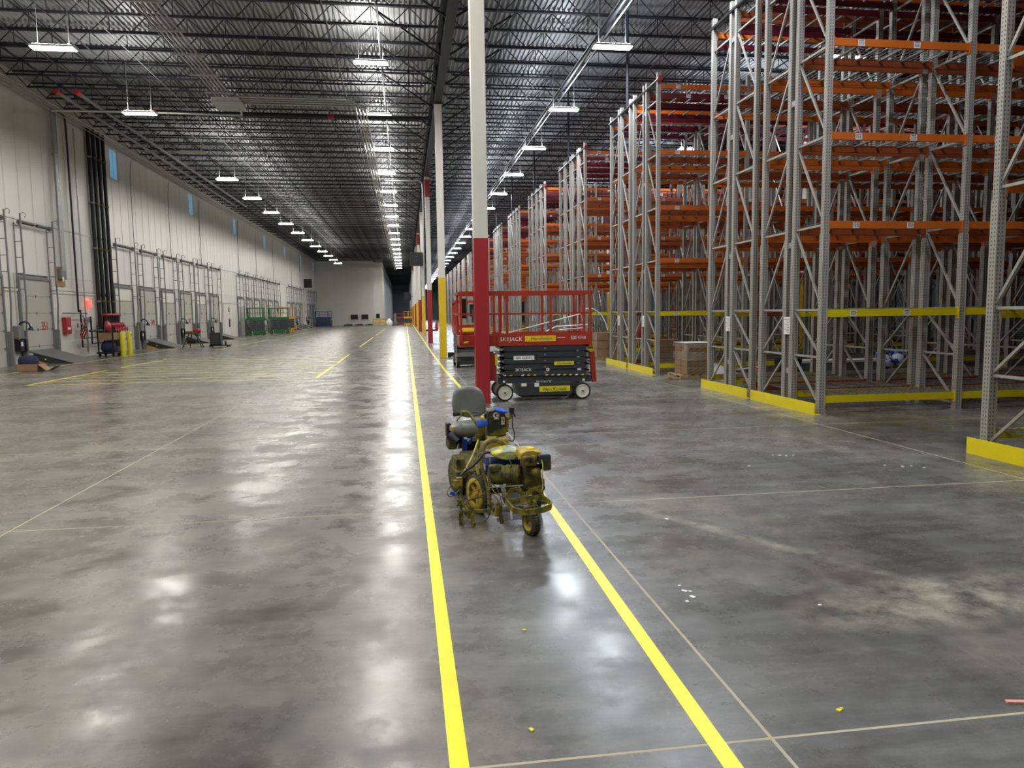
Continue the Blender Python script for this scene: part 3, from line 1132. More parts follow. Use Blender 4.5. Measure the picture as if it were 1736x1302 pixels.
#PART2
# ================================================================ DOCK DOORS
def dock_door(i, d):
    low = i in (2, 4, 6, 8, 10, 12, 14, 16, 18)
    H = 2.72 if low else 3.42
    num = {1: '351', 3: '349', 5: '347', 7: '345'}.get(i)
    lb = 'grey sectional dock door, %s along the dock wall from the near end' % nth(i)
    if num:
        lb = 'grey dock door numbered %s in red, %s along the dock wall' % (num, nth(i))
    if low:
        lb = 'shorter grey dock door below a white panel, %s along the dock wall' % nth(i)
    o = thing('dock_door', lb, 'dock door', (XL + 0.02, d, 0), group='dock doors')
    w = 2.7
    far = d > 95
    ns = 5 if not low else 4
    h = H / ns
    for k in range(ns):
        s_ = MB().box(0.0, 0.04, 0.08, w - 0.08, k * h + 0.006, (k + 1) * h - 0.006)
        s_.build('panel', 'door', o)
        if k and not far:
            MB().box(0.04, 0.06, w / 2 - 0.02, w / 2 + 0.02, k * h - 0.06, k * h + 0.06).box(0.04, 0.06, 0.12, 0.16, k * h - 0.05, k * h + 0.05).box(0.04, 0.06, w - 0.16, w - 0.12, k * h - 0.05, k * h + 0.05).build('hinge', 'jamb', o)
    if low:
        MB().box(0.0, 0.03, 0.08, w - 0.08, 2.74, 3.42).build('upper_panel', 'wall_low', o)
    MB().box(0, 0.1, 0.0, 0.08, 0, H + 0.7 * low).box(0, 0.1, w - 0.08, w, 0, H + 0.7 * low).box(0, 0.1, 0, w, 3.42, 3.52).build('door_frame', 'jamb', o)
    if i % 2 == 1 or low:
        MB().box(0.04, 0.052, 0.35, 0.85, 1.38, 1.62).build('pane', 'glass_lit', o)
    for k, yy_ in enumerate((0.0, w)):
        t = MB()
        t.bar((0.3, yy_, 2.4), (0.3, yy_, 5.95), 0.05)
        t.bar((0.16, yy_, 0.2), (0.3, yy_, 2.4), 0.05)
        t.bar((0.03, yy_, 2.4), (0.05, yy_, 5.6), 0.035)
        z = 3.0
        while z < 5.8:
            t.bar((0.03, yy_, z), (0.3, yy_, z), 0.03)
            z += 0.62
        t.build('door_track', 'jamb', o)
        if not far:
            lp = MB().lathe((0.22, yy_ + (0.1 if k == 0 else -0.1), 5.62), [(0.1, -0.03), (0.11, 0.0), (0.1, 0.03)], (0, 1, 0), 12)
            lp.build('cable_drum', 'jamb', o)
            b = MB()
            b.box(0.1, 0.26, yy_ - 0.1 if k == 0 else yy_ - 0.02, yy_ + 0.02 if k == 0 else yy_ + 0.1, 0, 1.35)
            b.build('jamb_guard', 'jamb', o)
            m_ = MB()
            pts_ = [(0.3 + 0.0, yy_, 5.9), (0.42, yy_, 5.98), (0.5, yy_, 5.9), (0.47, yy_, 5.78)]
            m_.curve(pts_, 0.012, 6)
            m_.build('stop_loop', 'jamb', o)
    sh = MB().tube([(0.22, 0.0, 5.62), (0.22, w, 5.62)], 0.02, 6)
    sh.tube([(0.22, 0.3, 5.62), (0.22, 1.2, 5.62)], 0.055, 8).tube([(0.22, 1.45, 5.62), (0.22, 2.35, 5.62)], 0.055, 8)
    sh.build('spring_shaft', 'black', o)
    if num:
        text('lettering', num, 'exit_paint', o, (0.055, 1.95, 1.5), 0.5, (R(90), 0, R(90)), 0.8, ext=0.002)
    return o


M_['exit_paint'] = mat('red_number_paint', '#c22a30', 0.5)
M_['glass_lit'] = mat('door_pane', '#c8dde6', 0.25)
for i, d in enumerate(DOORS):
    dock_door(i, d)


def leveller(d, i):
    o = thing('dock_leveller', 'raised dock leveller ramp with yellow pit side at the %s dock door' % nth(i), 'dock leveller', (XL + 0.1, d + 0.25, 0), group='raised dock levellers')
    L, w, h = 1.72, 2.1, 0.55
    MB().prism([(0.0, h - 0.05), (0.0, h), (L, 0.015), (L, 0.001)], 0, w, 'y').build('deck_plate', 'plate', o)
    MB().prism([(0.02, h - 0.06), (L - 0.04, 0.002), (0.75, 0.002), (0.02, 0.25)], 0.03, 0.05, 'y').prism([(0.02, h - 0.06), (L - 0.04, 0.002), (0.75, 0.002), (0.02, 0.25)], w - 0.05, w - 0.03, 'y').build('side_skirt', 'skirt', o)
    MB().prism([(0.02, 0.25), (0.75, 0.002), (0.02, 0.002)], 0.04, 0.06, 'y').build('toe_guard', 'pit_yellow', o)
    MB().lathe((0.65, 0.03, 0.18), [(0.03, 0.0), (0.03, -0.015)], (0, 1, 0), 10).build('pin', 'white', o)
    MB().box(0.02, 0.2, 0.02, 0.03, 0.36, 0.46).build('sticker', 'white', o)


for i in (1, 3, 5, 7, 14, 15, 16, 17):
    leveller(DOORS[i], i)


def control(d, i):
    y = d - 0.35
    o = thing('dock_control_box', 'grey and black control boxes left of the %s dock door' % nth(i), 'control box', (XL + 0.05, y, 0), group='dock control boxes')
    MB().box(0, 0.22, -0.3, 0.12, 1.05, 1.55).build('cabinet', 'jamb', o, bevel=0.01)
    MB().box(0.0, 0.24, -0.28, 0.05, 0.55, 1.0).box(0.05, 0.28, 0.08, 0.22, 0.55, 1.02).build('operator_box', 'black', o, bevel=0.01)
    MB().box(0.24, 0.245, -0.22, -0.08, 0.75, 0.92).build('sticker', 'white', o)
    MB().box(0.0, 0.03, -0.62, -0.42, 1.1, 1.35).build('yellow_notice', 'green_label', o)
    MB().tube([(0.1, -0.1, 1.55), (0.1, -0.1, 3.6)], 0.025, 6).build('conduit', 'conduit', o)


def arm(d, i):
    o = thing('dock_lamp', 'bent black dock lamp arm beside the %s dock door' % nth(i), 'dock lamp', (XL + 0.36, d - 0.15, 0), group='dock lamp arms')
    MB().curve([(-0.3, 0, 1.6), (-0.2, 0, 1.68), (-0.08, 0.03, 1.7), (0.02, 0.08, 1.64), (0.06, 0.1, 1.5)], 0.03, 8).build('arm', 'black', o)
    MB().lathe((0.07, 0.11, 1.42), [(0.04, 0.1), (0.09, 0.02), (0.1, -0.06)], (0.1, 0.1, 1), 12).build('head', 'black', o)


for i in (1, 3, 5, 7, 9, 11, 14, 16, 18):
    control(DOORS[i], i)
    arm(DOORS[i], i)

# man doors in the wall gaps
for k, (a, lb) in enumerate(((65.2, 'white personnel door between the first and second banks of dock doors'), (94.2, 'white personnel door behind the yellow scissor lift'), (115.6, 'white personnel door near the far end of the dock wall'))):
    o = struct(MB().box(XL, XL + 0.09, a, a + 0.1, 0, 2.95).box(XL, XL + 0.09, a + 2.1, a + 2.2, 0, 2.95).box(XL, XL + 0.09, a, a + 2.2, 2.95, 3.05).build('door_%d' % (k + 1), 'trim'), lb)
    MB().box(XL + 0.02, XL + 0.06, a + 0.1, a + 2.1, 0.01, 2.95).build('leaf', 'wall_low', o)
    MB().box(XL + 0.06, XL + 0.12, a + 1.7, a + 1.95, 0.9, 1.6).box(XL + 0.06, XL + 0.1, a + 1.75, a + 1.9, 2.2, 2.6).build('handle', 'black', o)
# pipes on the dock wall
tag(MB().tube([(XL + 0.2, 35.6, 3.9), (XL + 0.2, 35.6, 11.0)], 0.085, 12).tube([(XL + 0.2, 35.6, 6.1), (XL + 0.2, 35.6, 6.2)], 0.11, 12).tube([(XL + 0.2, 35.6, 8.9), (XL + 0.2, 35.6, 9.0)], 0.11, 12).build('conduit', 'conduit'), 'thick galvanised conduit dropping to the plywood-backed box', 'conduit')
tag(MB().tube([(XL + 0.2, 35.85, 3.9), (XL + 0.2, 35.85, 11.0)], 0.035, 8).build('conduit', 'conduit'), 'thin conduit beside the thick galvanised one', 'conduit')
tag(MB().curve([(XL + 0.15, 36.3, 11.0), (XL + 0.15, 36.8, 10.95), (XL + 0.15, 36.95, 10.7), (XL + 0.15, 37.0, 9), (XL + 0.15, 37.0, 2.1)], 0.045, 8).build('riser_pipe', 'black'), 'slim black pipe bending down to the valve cluster', 'pipe')
tag(MB().tube([(XL + 0.15, 37.75, 0.2), (XL + 0.15, 37.75, 10.6)], 0.035, 8).build('conduit', 'conduit'), 'thin grey conduit between the black pipes', 'conduit')
for k, yv in enumerate((45.0, 51.7, 59.0, 71.8, 80, 90, 104, 112)):
    tag(MB().curve([(XL + 0.08, yv + 0.3, 10.6), (XL + 0.08, yv + 0.1, 10.0), (XL + 0.08, yv, 9.4), (XL + 0.08, yv, 6), (XL + 0.08, yv, 5.75)], 0.02, 6).build('conduit', 'jamb'), 'thin vertical cable on the dock wall, %s beyond the black risers' % nth(k), 'conduit', 'cables down the dock wall')
o = thing('electrical_box', 'grey electrical box on a plywood board high on the dock wall', 'electrical box', (XL + 0.03, 35.2, 3.25))
MB().box(0, 0.03, 0, 0.85, 0, 0.85).build('board', 'plywood', o)
MB().box(0.03, 0.2, 0.15, 0.65, 0.3, 0.75).build('box', 'jamb', o, bevel=0.01)
MB().box(0.2, 0.205, 0.2, 0.35, 0.2, 0.4).build('sticker', 'white', o)
# black fire risers
for k in range(6):
    x = XL + 0.16 + 0.1 * (k % 2)
    y = 39.35 + k * 0.3
    o = tag(MB().tube([(x, y, 0.9), (x, y, 11.0)], 0.09, 12).build('riser_pipe', 'black'), 'thick black fire riser, %s of the six from the near side' % nth(k), 'pipe', 'black fire risers')
    cl = MB()
    for z in (2.6, 5.2, 7.4, 9.6):
        cl.tube([(x, y, z), (x, y, z + 0.09)], 0.115, 12)
    cl.build('coupling', 'rust' if k % 2 else 'jamb', o)
o = thing('valve_manifold', 'red and black sprinkler valve assembly at the foot of the black risers', 'valve assembly', (XL + 0.45, 39.3, 0))
for k in range(6):
    y = 0.05 + k * 0.3
    MB().lathe((0.0, y, 1.9), [(0.1, 0), (0.17, 0.03), (0.17, 0.1), (0.1, 0.14)], (0, 0, 1), 12).lathe((0.12, y, 1.45), [(0.08, 0), (0.14, 0.02), (0.14, 0.12), (0.06, 0.2)], (1, 0, 0), 12).build('valve', 'red', o)
    MB().tube([(0, y, 0.35), (0, y, 1.95)], 0.07, 8).build('pipe', 'black', o)
    MB().tube([(0.15, y, 1.2), (0.42, y, 1.25)], 0.02, 6).lathe((0.42, y, 1.25), [(0.12, 0), (0.13, 0.012), (0.12, 0.025)], (1, 0, 0), 12).build('hand_wheel', 'red', o)
MB().tube([(0.05, -2.1, 1.22), (0.05, 2.0, 1.22)], 0.05, 8).tube([(0.05, -1.9, 0.62), (0.05, 0.0, 0.62)], 0.04, 8).tube([(0.05, -1.9, 0.62), (0.05, -1.9, 1.9)], 0.04, 8).tube([(0.05, -2.8, 0.9), (0.05, -1.0, 0.9)], 0.03, 8).build('cross_pipe', 'black', o)
MB().curve([(0.1, -1.6, 1.2), (0.3, -1.0, 0.8), (0.2, -0.4, 1.1)], 0.015, 6).curve([(0.1, -1.3, 1.1), (0.3, -0.8, 0.65), (0.2, -0.2, 0.9)], 0.015, 6).build('hose', 'black', o)
o = thing('sprinkler_trim', 'small cluster of red and copper valves on the wall by the slim black pipe', 'valve assembly', (XL + 0.2, 36.75, 0))
for k in range(9):
    a, b2 = rnd.uniform(-0.1, 0.7), rnd.uniform(1.0, 2.1)
    MB().tube([(rnd.uniform(0, 0.2), a, b2), (rnd.uniform(0, 0.25), a + rnd.uniform(-0.3, 0.3), b2 - rnd.uniform(0.1, 0.5))], 0.035, 7).build('pipe_piece', 'rust' if k % 2 else 'red', o)
    MB().lathe((0.12, a, b2), [(0.05, 0), (0.07, 0.02), (0.04, 0.05)], (1, 0, 0), 10).build('valve', 'steel' if k % 3 else 'red', o)
MB().tube([(0.05, 0.2, 0.45), (0.05, 0.2, 2.2)], 0.04, 8).tube([(0.05, -1.6, 2.05), (0.05, 0.9, 2.05)], 0.025, 8).build('pipe', 'black', o)
o = thing('fire_cabinet', 'small red fire cabinet on the dock wall by the valves', 'fire cabinet', (XL + 0.02, 35.55, 1.12))
MB().box(0, 0.18, 0, 0.5, 0, 0.75).build('box', 'red', o, bevel=0.012)
MB().box(0.18, 0.186, 0.12, 0.38, 0.2, 0.3).build('sticker', 'white', o)
o = thing('emergency_exit_sign', 'glowing red exit sign high on the wall left of the black risers', 'exit sign', (XL + 0.06, 38.15, 2.35))
MB().box(0, 0.06, 0, 0.45, 0, 0.32).build('body', 'exit', o)
text('lettering', 'EXIT', 'white', o, (0.062, 0.225, 0.16), 0.2, (R(90), 0, R(90)), ext=0.001)
o = thing('emergency_light', 'grey emergency light fitting under the exit sign', 'emergency light', (XL + 0.03, 37.9, 1.7))
MB().box(0, 0.12, 0, 0.5, 0, 0.16).build('body', 'jamb', o, bevel=0.01)
MB().lathe((0.1, 0.08, -0.02), [(0.05, 0.03), (0.08, -0.06)], (0.4, 0, 1), 10).lathe((0.1, 0.42, -0.02), [(0.05, 0.03), (0.08, -0.06)], (0.4, 0, 1), 10).build('lamp_head', 'jamb', o)
MB().box(0, 0.012, 0.24, 0.26, -1.6, 0).build('cord', 'jamb', o)
# pallet truck of parts in front of the risers
o = thing('parts_cart', 'dark cart with a tan carton and navy bundle by the black risers', 'cart', (-13.9, 36.9, 0))
MB().box(-0.45, 0.35, 0, 0.9, 0.14, 0.22).box(-0.4, -0.35, 0.05, 0.1, 0.2, 1.5).box(0.25, 0.3, 0.05, 0.1, 0.2, 1.5).box(-0.4, -0.35, 0.8, 0.85, 0.2, 1.5).build('frame', 'black', o)
MB().box(-0.4, 0.3, 0.05, 0.8, 0.78, 1.12).build('carton', 'cardboard', o, bevel=0.01)
MB().loft([[(-0.05 + r_ * 0.36 * math.cos(a * 0.7854), 0.4 + r_ * 0.35 * math.sin(a * 0.7854), z) for a in range(8)] for r_, z in ((0.8, 0.22), (1.0, 0.35), (0.95, 0.55), (0.6, 0.72))]).build('bundle', 'navy', o)
for (x, y) in ((-0.35, 0.1), (0.25, 0.1), (-0.35, 0.8), (0.25, 0.8)):
    MB().lathe((x, y, 0.09), [(0.09, -0.03), (0.09, 0.03)], (1, 0, 0), 12).build('wheel', 'rubber', o)
MB().lathe((0.1, 0.1, 1.4), [(0.02, -0.1), (0.28, -0.05), (0.28, 0.05), (0.02, 0.1)], (1, 0, 0.2), 16).build('reel', 'red', o)
for k, (x, y) in enumerate(((-13.48, 37.74), (-13.54, 38.81))):
    MBo = MB().lathe((0, 0, 0), [(0.115, 0), (0.115, 1.08), (0.09, 1.13), (0.0, 1.15)], (0, 0, 1), 20).build('bollard', 'bollard', None, (x, y, 0))
    tag(MBo, ('yellow safety bollard right beside the riser cart', 'yellow safety bollard with a black tag, farther from the riser cart')[k], 'bollard', 'yellow bollards')
    if k:
        MB().box(0.05, 0.125, -0.05, 0.05, 0.95, 1.0).build('tag', 'black', MBo)
# pipe threading machine and black tub on a dolly
o = thing('threading_machine', 'red pipe threading machine on a tripod stand before the dock doors', 'machine', (-12.45, 45.6, 0))
for (x, y) in ((-0.55, 0.0), (0.6, -0.2), (0.5, 0.6), (-0.3, 0.6)):
    MB().tube([(x * 0.3, y * 0.4 + 0.1, 0.85), (x, y, 0.0)], 0.028, 6).build('leg', 'black', o)
MB().box(-0.35, 0.3, -0.1, 0.35, 0.8, 0.98).build('body', 'rust', o, bevel=0.03)
MB().lathe((0.3, 0.1, 1.0), [(0.1, -0.2), (0.15, -0.1), (0.15, 0.1), (0.07, 0.2)], (1, 0, 0), 14).build('chuck', 'red', o)
MB().box(-0.3, 0.2, 0, 0.3, 0.25, 0.45).build('oil_tray', 'black', o)
o = thing('tool_dolly', 'black open tub standing on a low dolly beside the threading machine', 'dolly', (-11.3, 46.4, 0))
MB().box(-0.35, 0.8, -0.25, 0.4, 0.06, 0.12).build('deck', 'black', o)
tub = MB()
tub.box(-0.3, 0.3, -0.2, -0.17, 0.12, 0.85).box(-0.3, 0.3, 0.32, 0.35, 0.12, 0.85).box(-0.3, -0.27, -0.2, 0.35, 0.12, 0.85).box(0.27, 0.3, -0.2, 0.35, 0.12, 0.85).box(-0.3, 0.3, -0.2, 0.35, 0.12, 0.15)
tub.build('tub', 'darkgrey', o)
for (x, y) in ((-0.28, -0.2), (0.7, -0.2), (-0.28, 0.35), (0.7, 0.35)):
    MB().lathe((x, y, 0.05), [(0.05, -0.02), (0.05, 0.02)], (0, 1, 0), 10).build('caster', 'rubber', o)
MB().lathe((0.55, 0.0, 0.22), [(0.14, -0.05), (0.16, 0), (0.14, 0.05)], (1, 0.2, 0), 14).build('reel', 'black', o)
# open box with navy cloth
o = thing('open_carton', 'open brown cardboard box on the floor at the dock wall', 'box', (-12.95, 27.7, 0))
cb = MB()
cb.box(-0.35, 0.35, -0.25, -0.24, 0, 0.26).box(-0.35, 0.35, 0.24, 0.25, 0, 0.26).box(-0.35, -0.34, -0.25, 0.25, 0, 0.26).box(0.34, 0.35, -0.25, 0.25, 0, 0.26).box(-0.35, 0.35, -0.25, 0.25, 0, 0.01)
cb.build('carton', 'cardboard', o)
MB().cbox((0.5, -0.05, 0.14), (0.34, 0.45, 0.008), ry=R(38)).build('flap', 'cardboard', o)
MB().cbox((0.75, 0.05, 0.1), (0.3, 0.4, 0.008), ry=R(-30)).build('flap', 'cardboard', o)
o = tag(MB().loft([[(r_ * 0.33 * math.cos(a * 0.5236), r_ * 0.22 * math.sin(a * 0.5236), z + 0.02 * math.sin(a * 2.1)) for a in range(12)] for r_, z in ((0.85, 0.03), (1.0, 0.2), (1.02, 0.36), (0.85, 0.5), (0.3, 0.53))]).build('cloth_bundle', 'navy', None, (-13.0, 27.7, 0)), 'crumpled navy cloth bundle sticking out of the open carton', 'cloth')


# ================================================================ SCISSOR LIFTS
def wheel(parent, c, r, w, axis, tyre, hub, name='wheel'):
    o = MB().lathe(c, [(r * 0.8, -w / 2), (r * 0.96, -w / 2), (r, -w * 0.35), (r, w * 0.35), (r * 0.96, w / 2), (r * 0.8, w / 2)], axis, 28, cap=False).build(name, tyre, parent)
    MB().lathe(c, [(0.02, -w * 0.5), (r * 0.2, -w * 0.52), (r * 0.3, -w * 0.4), (r * 0.74, -w * 0.4), (r * 0.8, -w * 0.52), (r * 0.8, w * 0.52), (r * 0.74, w * 0.4), (r * 0.3, w * 0.4), (r * 0.2, w * 0.52), (0.02, w * 0.5)], axis, 28).build('hub', hub, o)
    MB().lathe(c, [(r * 0.1, -w * 0.6), (r * 0.1, w * 0.6)], axis, 10).build('axle_nut', 'black', o)
    return o


def lift(label, loc, rz, body, base, arm_, L=1.96, Wd=0.95, ext=0.76, top=2.2, deckz=1.13, group='scissor lifts', stack=5, detail=True, armh=None):
    o = thing('scissor_lift', label, 'scissor lift', loc, rz, group)
    a, b = -L / 2, L / 2
    y0, y1 = 0.0, Wd
    for (x, y) in ((a + 0.14, y0 + 0.03), (b - 0.2, y0 + 0.03), (a + 0.14, y1 - 0.03), (b - 0.2, y1 - 0.03)):
        wheel(o, (x, y, 0.175), 0.175, 0.11, (0, 1, 0), 'rubber', 'cream' if detail else base)
    MB().box(a, b, y0 + 0.03, y1 - 0.03, 0.36, 0.5).build('chassis', base, o, bevel=0.01)
    MB().box(a + 0.42, b - 0.42, y0 + 0.01, y1 - 0.01, 0.1, 0.37).build('power_tray', base, o, bevel=0.01)
    MB().box(a + 0.5, b - 0.5, y0 + 0.1, y1 - 0.1, 0.06, 0.1).build('skid', 'black', o)
    n = stack
    z0, z1 = 0.5, deckz
    h = (z1 - z0) / n
    for k in range(n):
        zc = z0 + (k + 0.5) * h
        for ys_ in (y0, y1 - 0.06):
            q = (k % 2) * 0.015
            MB().prism([(a + 0.06, zc), (a + 0.16, zc + h * 0.46), (b - 0.16, zc + h * 0.46), (b - 0.06, zc), (b - 0.16, zc - h * 0.42), (a + 0.16, zc - h * 0.42)], ys_ + q, ys_ + 0.045 + q, 'y').build('scissor_arm', arm_, o)
        pn = MB()
        for x in (a + 0.1, 0.0, b - 0.1):
            pn.lathe((x, y0 - 0.01, zc), [(0.022, 0), (0.022, Wd + 0.02)], (0, 1, 0), 10)
        pn.build('pivot_pin', 'steel', o)
    if detail:
        for k in range(n + 1):
            zc = z0 + k * h
            MB().tube([(a + 0.07, y0 + 0.01, zc - 0.02), (a + 0.07, y1 - 0.01, zc - 0.02)], 0.025, 8).tube([(b - 0.07, y0 + 0.01, zc - 0.02), (b - 0.07, y1 - 0.01, zc - 0.02)], 0.025, 8).build('cross_tube', 'black', o)
    # platform
    MB().box(a, b, y0 - 0.02, y1 + 0.02, deckz, deckz + 0.08).box(a, b, y0 - 0.02, y0 + 0.0, deckz + 0.08, deckz + 0.26).box(a, b, y1, y1 + 0.02, deckz + 0.08, deckz + 0.26).box(b - 0.02, b, y0, y1, deckz + 0.08, deckz + 0.26).build('platform', body, o)
    ex = a - ext
    if ext > 0.05:
        MB().box(ex, a, y0 + 0.03, y1 - 0.03, deckz, deckz + 0.07).box(ex, a, y0 + 0.03, y0 + 0.045, deckz + 0.07, deckz + 0.22).box(ex, a, y1 - 0.045, y1 - 0.03, deckz + 0.07, deckz + 0.22).box(ex, ex + 0.02, y0 + 0.03, y1 - 0.03, deckz + 0.07, deckz + 0.22).build('deck_extension', body, o)
    pw = 0.045
    for ys_ in (y0 - 0.0, y1 - 0.0):
        rl = MB().bar((ex, ys_, top), (b, ys_, top), pw + 0.02, pw + 0.03)
        rl.bar((ex, ys_, deckz + 0.65), (b, ys_, deckz + 0.65), pw * 0.8, pw * 0.8)
        rl.build('guard_rail', body, o)
        for x in ([ex + 0.03, a + 0.05, a + 0.2, a + 1.1, b - 0.03, b - 0.16] if ext > 0.05 else [a + 0.03, a + 0.6, b - 0.6, b - 0.03]):
            MB().bar((x, ys_, deckz + 0.08), (x, ys_, top), pw).build('rail_post', body, o)
    MB().bar((ex, y0, top), (ex, y1, top), pw + 0.01).bar((ex, y0, deckz + 0.65), (ex, y1, deckz + 0.65), pw * 0.8).build('guard_rail', body, o)
    MB().bar((b, y0, top), (b, y1, top), pw + 0.01).bar((b, y0, deckz + 0.65), (b, y1, deckz + 0.65), pw * 0.8).build('gate_rail', body, o)
    MB().box(ex + 0.06, ex + 0.16, y0 + 0.25, y0 + 0.5, top - 0.5, top - 0.1).build('control_box', 'black', o)
    # ladder at the end
    for yy_ in (0.3, 0.7):
        MB().cbox((b + 0.06, y0 + yy_, 0.66), (0.03, 0.05, 0.62), ry=R(-4)).build('ladder_rail', body, o)
    MB().cbox((b + 0.06, y0 + 0.12, 0.66), (0.1, 0.03, 0.64), ry=R(-4)).build('end_plate', body, o)
    MB().box(b + 0.04, b + 0.08, y0 + 0.3, y0 + 0.7, 0.5, 0.53).box(b + 0.04, b + 0.08, y0 + 0.3, y0 + 0.7, 0.75, 0.78).build('rung', body, o)
    return o


LX, LY = 2.81, 14.85
L1 = lift('red and dark grey scissor lift with yellow rental labels behind the nearest column', (LX, LY, 0), 0, 'lift_red', 'darkgrey', 'darkgrey')


def lp(u, v):
    p = at(u, v, LY - 0.03)
    return (p.x - LX, -0.03, p.z)


def plate(parent, u0, v0, u1, v1, mtl, name='label_plate', y=-0.03, t=0.004):
    p, q = lp(u0, v1), lp(u1, v0)
    return MB().box(p[0], q[0], y - t, y, p[2], q[2]).build(name, mtl, parent)


def cz(x, y):   # crop of the lift side: pixel in the 1736-wide enlargement -> photo pixel
    return 830 + x / 9.644, 550 + y / 9.644


u, v = cz(350, 245)
text('lettering', 'SKYJACK', 'white', L1, lp(u, v), 0.115, sx=1.0, shear=0.15)
u0, v0 = cz(578, 178)
u1, v1 = cz(1080, 282)
pl = plate(L1, u0, v0, u1, v1, 'label_yellow')
q = lp(*cz(830, 232))
text('lettering', 'Herc', 'ink', L1, (q[0] - 0.1, -0.036, q[2]), 0.1, shear=0.2)
text('lettering', 'Rentals', 'jamb', L1, (q[0] + 0.12, -0.036, q[2]), 0.1, sx=0.85, shear=0.2)
q = lp(*cz(1450, 215))
text('lettering', 'SJIII 4740', 'white', L1, q, 0.1, sx=0.85)
q = lp(*cz(1170, 215))
MB().box(q[0] - 0.08, q[0] + 0.08, -0.026, -0.02, q[2] - 0.006, q[2] + 0.006).build('small_lettering', 'white', L1)
u0, v0 = cz(395, 510)
u1, v1 = cz(733, 586)
plate(L1, u0, v0, u1, v1, 'white', y=-0.012)
q = lp(*cz(565, 548))
text('lettering', '800-15-6581', 'ink', L1, (q[0], -0.018, q[2]), 0.072, sx=0.9)
u0, v0 = cz(1062, 600)
u1, v1 = cz(1380, 668)
plate(L1, u0, v0, u1, v1, 'green_label', y=-0.012)
q = lp(*cz(1220, 635))
text('lettering', 'HercRentals', 'ink', L1, (q[0], -0.018, q[2]), 0.062, shear=0.2)
q = lp(*cz(555, 745))
text('lettering', 'SKYJACK', 'white', L1, (q[0], -0.005, q[2]), 0.085, shear=0.15)
q = lp(*cz(955, 738))
MB().lathe((q[0], -0.006, q[2]), [(0.036, 0), (0.036, -0.004)], (0, 1, 0), 16).build('round_sticker', 'white', L1)
MB().lathe((q[0], -0.011, q[2]), [(0.014, 0), (0.014, -0.003)], (0, 1, 0), 10).build('round_sticker', 'red', L1)
q = lp(*cz(1470, 732))
MB().box(q[0] - 0.04, q[0] + 0.04, -0.008, 0.0, q[2] - 0.02, q[2] + 0.02).build('sticker', 'sticker', L1)
for k in range(14):
    x = 250 + k * 98
    if 400 < x < 500 or 830 < x < 930:
        continue
    q = lp(*cz(x, 835 - k * 1.2))
    MB().prism([(q[0] - 0.035, q[2] - 0.012), (q[0] + 0.02, q[2] - 0.012), (q[0] + 0.04, q[2] + 0.012), (q[0] - 0.015, q[2] + 0.012)], -0.012, -0.006, 'y').build('hazard_dash', 'label_yellow' if k % 3 else 'white', L1)
q = lp(*cz(890, 925))
text('lettering', 'SKYJACK', 'white', L1, (q[0], 0.028, q[2] - 0.02), 0.07, sx=1.2, shear=0.15)
u0, v0 = cz(820, 1000)
u1, v1 = cz(1322, 1105)
plate(L1, u0, v0, u1, v1, 'green_label', y=0.008)
q = lp(*cz(1070, 1060))
text('lettering', 'HercRentals', 'ink', L1, (q[0], 0.002, q[2]), 0.1, shear=0.2)
for (x, y, w, h) in ((565, 990, 40, 22), (775, 990, 34, 30), (240, 938, 18, 16), (1542, 905, 18, 16)):
    q = lp(*cz(x, y))
    MB().box(q[0] - w / 9.644 / 76, q[0] + w / 9.644 / 76, 0.0, 0.006, q[2] - h / 9.644 / 76, q[2] + h / 9.644 / 76).build('sticker', 'white', L1)
for xx in (-1.62, -1.36):
    MB().prism([(xx - 0.06, 1.2), (xx + 0.03, 1.2), (xx + 0.07, 1.24), (xx - 0.02, 1.24)], 0.018, 0.026, 'y').build('hazard_dash', 'label_yellow', L1)
MB().box(-1.15, -1.0, 0.06, 0.1, 0.42, 0.98).build('end_panel', 'lift_red', L1)
MB().box(-1.03, -0.98, 0.02, 0.05, 0.74, 0.96).build('yellow_tag', 'green_label', L1)
# white gate bars and fittings lying on the platform
MB().tube([(-0.75, 0.3, 1.38), (0.82, 0.3, 1.76)], 0.014, 6).tube([(0.1, 0.4, 1.4), (0.32, 0.4, 1.5), (1.0, 0.4, 1.53)], 0.016, 6).tube([(0.4, 0.5, 1.43), (0.95, 0.5, 1.46)], 0.013, 6).curve([(0.9, 0.35, 1.85), (1.1, 0.35, 1.86), (1.3, 0.35, 1.7), (1.42, 0.35, 1.42)], 0.012, 6).build('white_gate_bar', 'white', L1)
tag(MB().cbox((0, 0, 0.1), (0.22, 0.2, 0.2)).build('paper_roll_box', 'white', None, (2.05, 15.2, 1.21)), 'small white box standing on the red lift platform', 'box')
tag(MB().cbox((0, 0, 0.1), (0.36, 0.25, 0.2)).build('carton', 'cardboard', None, (3.2, 15.3, 1.21)), 'flat brown carton on the red lift platform', 'box')
L2 = lift('second red scissor lift parked behind the first, its control box facing the aisle', (2.62, 25.5, 0), R(90), 'lift_red', 'plate', 'darkgrey', ext=0.0, deckz=1.13, detail=True)
for nm, dx_, dz_ in (('control_box', 0.3, 1.5),):
    MB().box(-0.98 - 0.04, -0.98 - 0.01, -0.1, 0.45, 1.5, 1.95).build('control_panel', 'darkgrey', L2)
MB().box(-1.02, -1.0, 0.1, 0.85, 1.2, 1.33).build('label_plate', 'label_yellow', L2)
lift('green scissor lift, the nearer of the two at the dock wall', (-13.75, 71.6, 0), R(8), 'lift_green', 'lift_green', 'darkgrey', L=1.55, ext=0.1, top=2.55, deckz=1.45, detail=False)
lift('green scissor lift, the farther of the two at the dock wall', (-12.55, 76.8, 0), R(8), 'lift_green', 'lift_green', 'darkgrey', L=1.9, ext=0.1, top=2.55, deckz=1.45, detail=False)
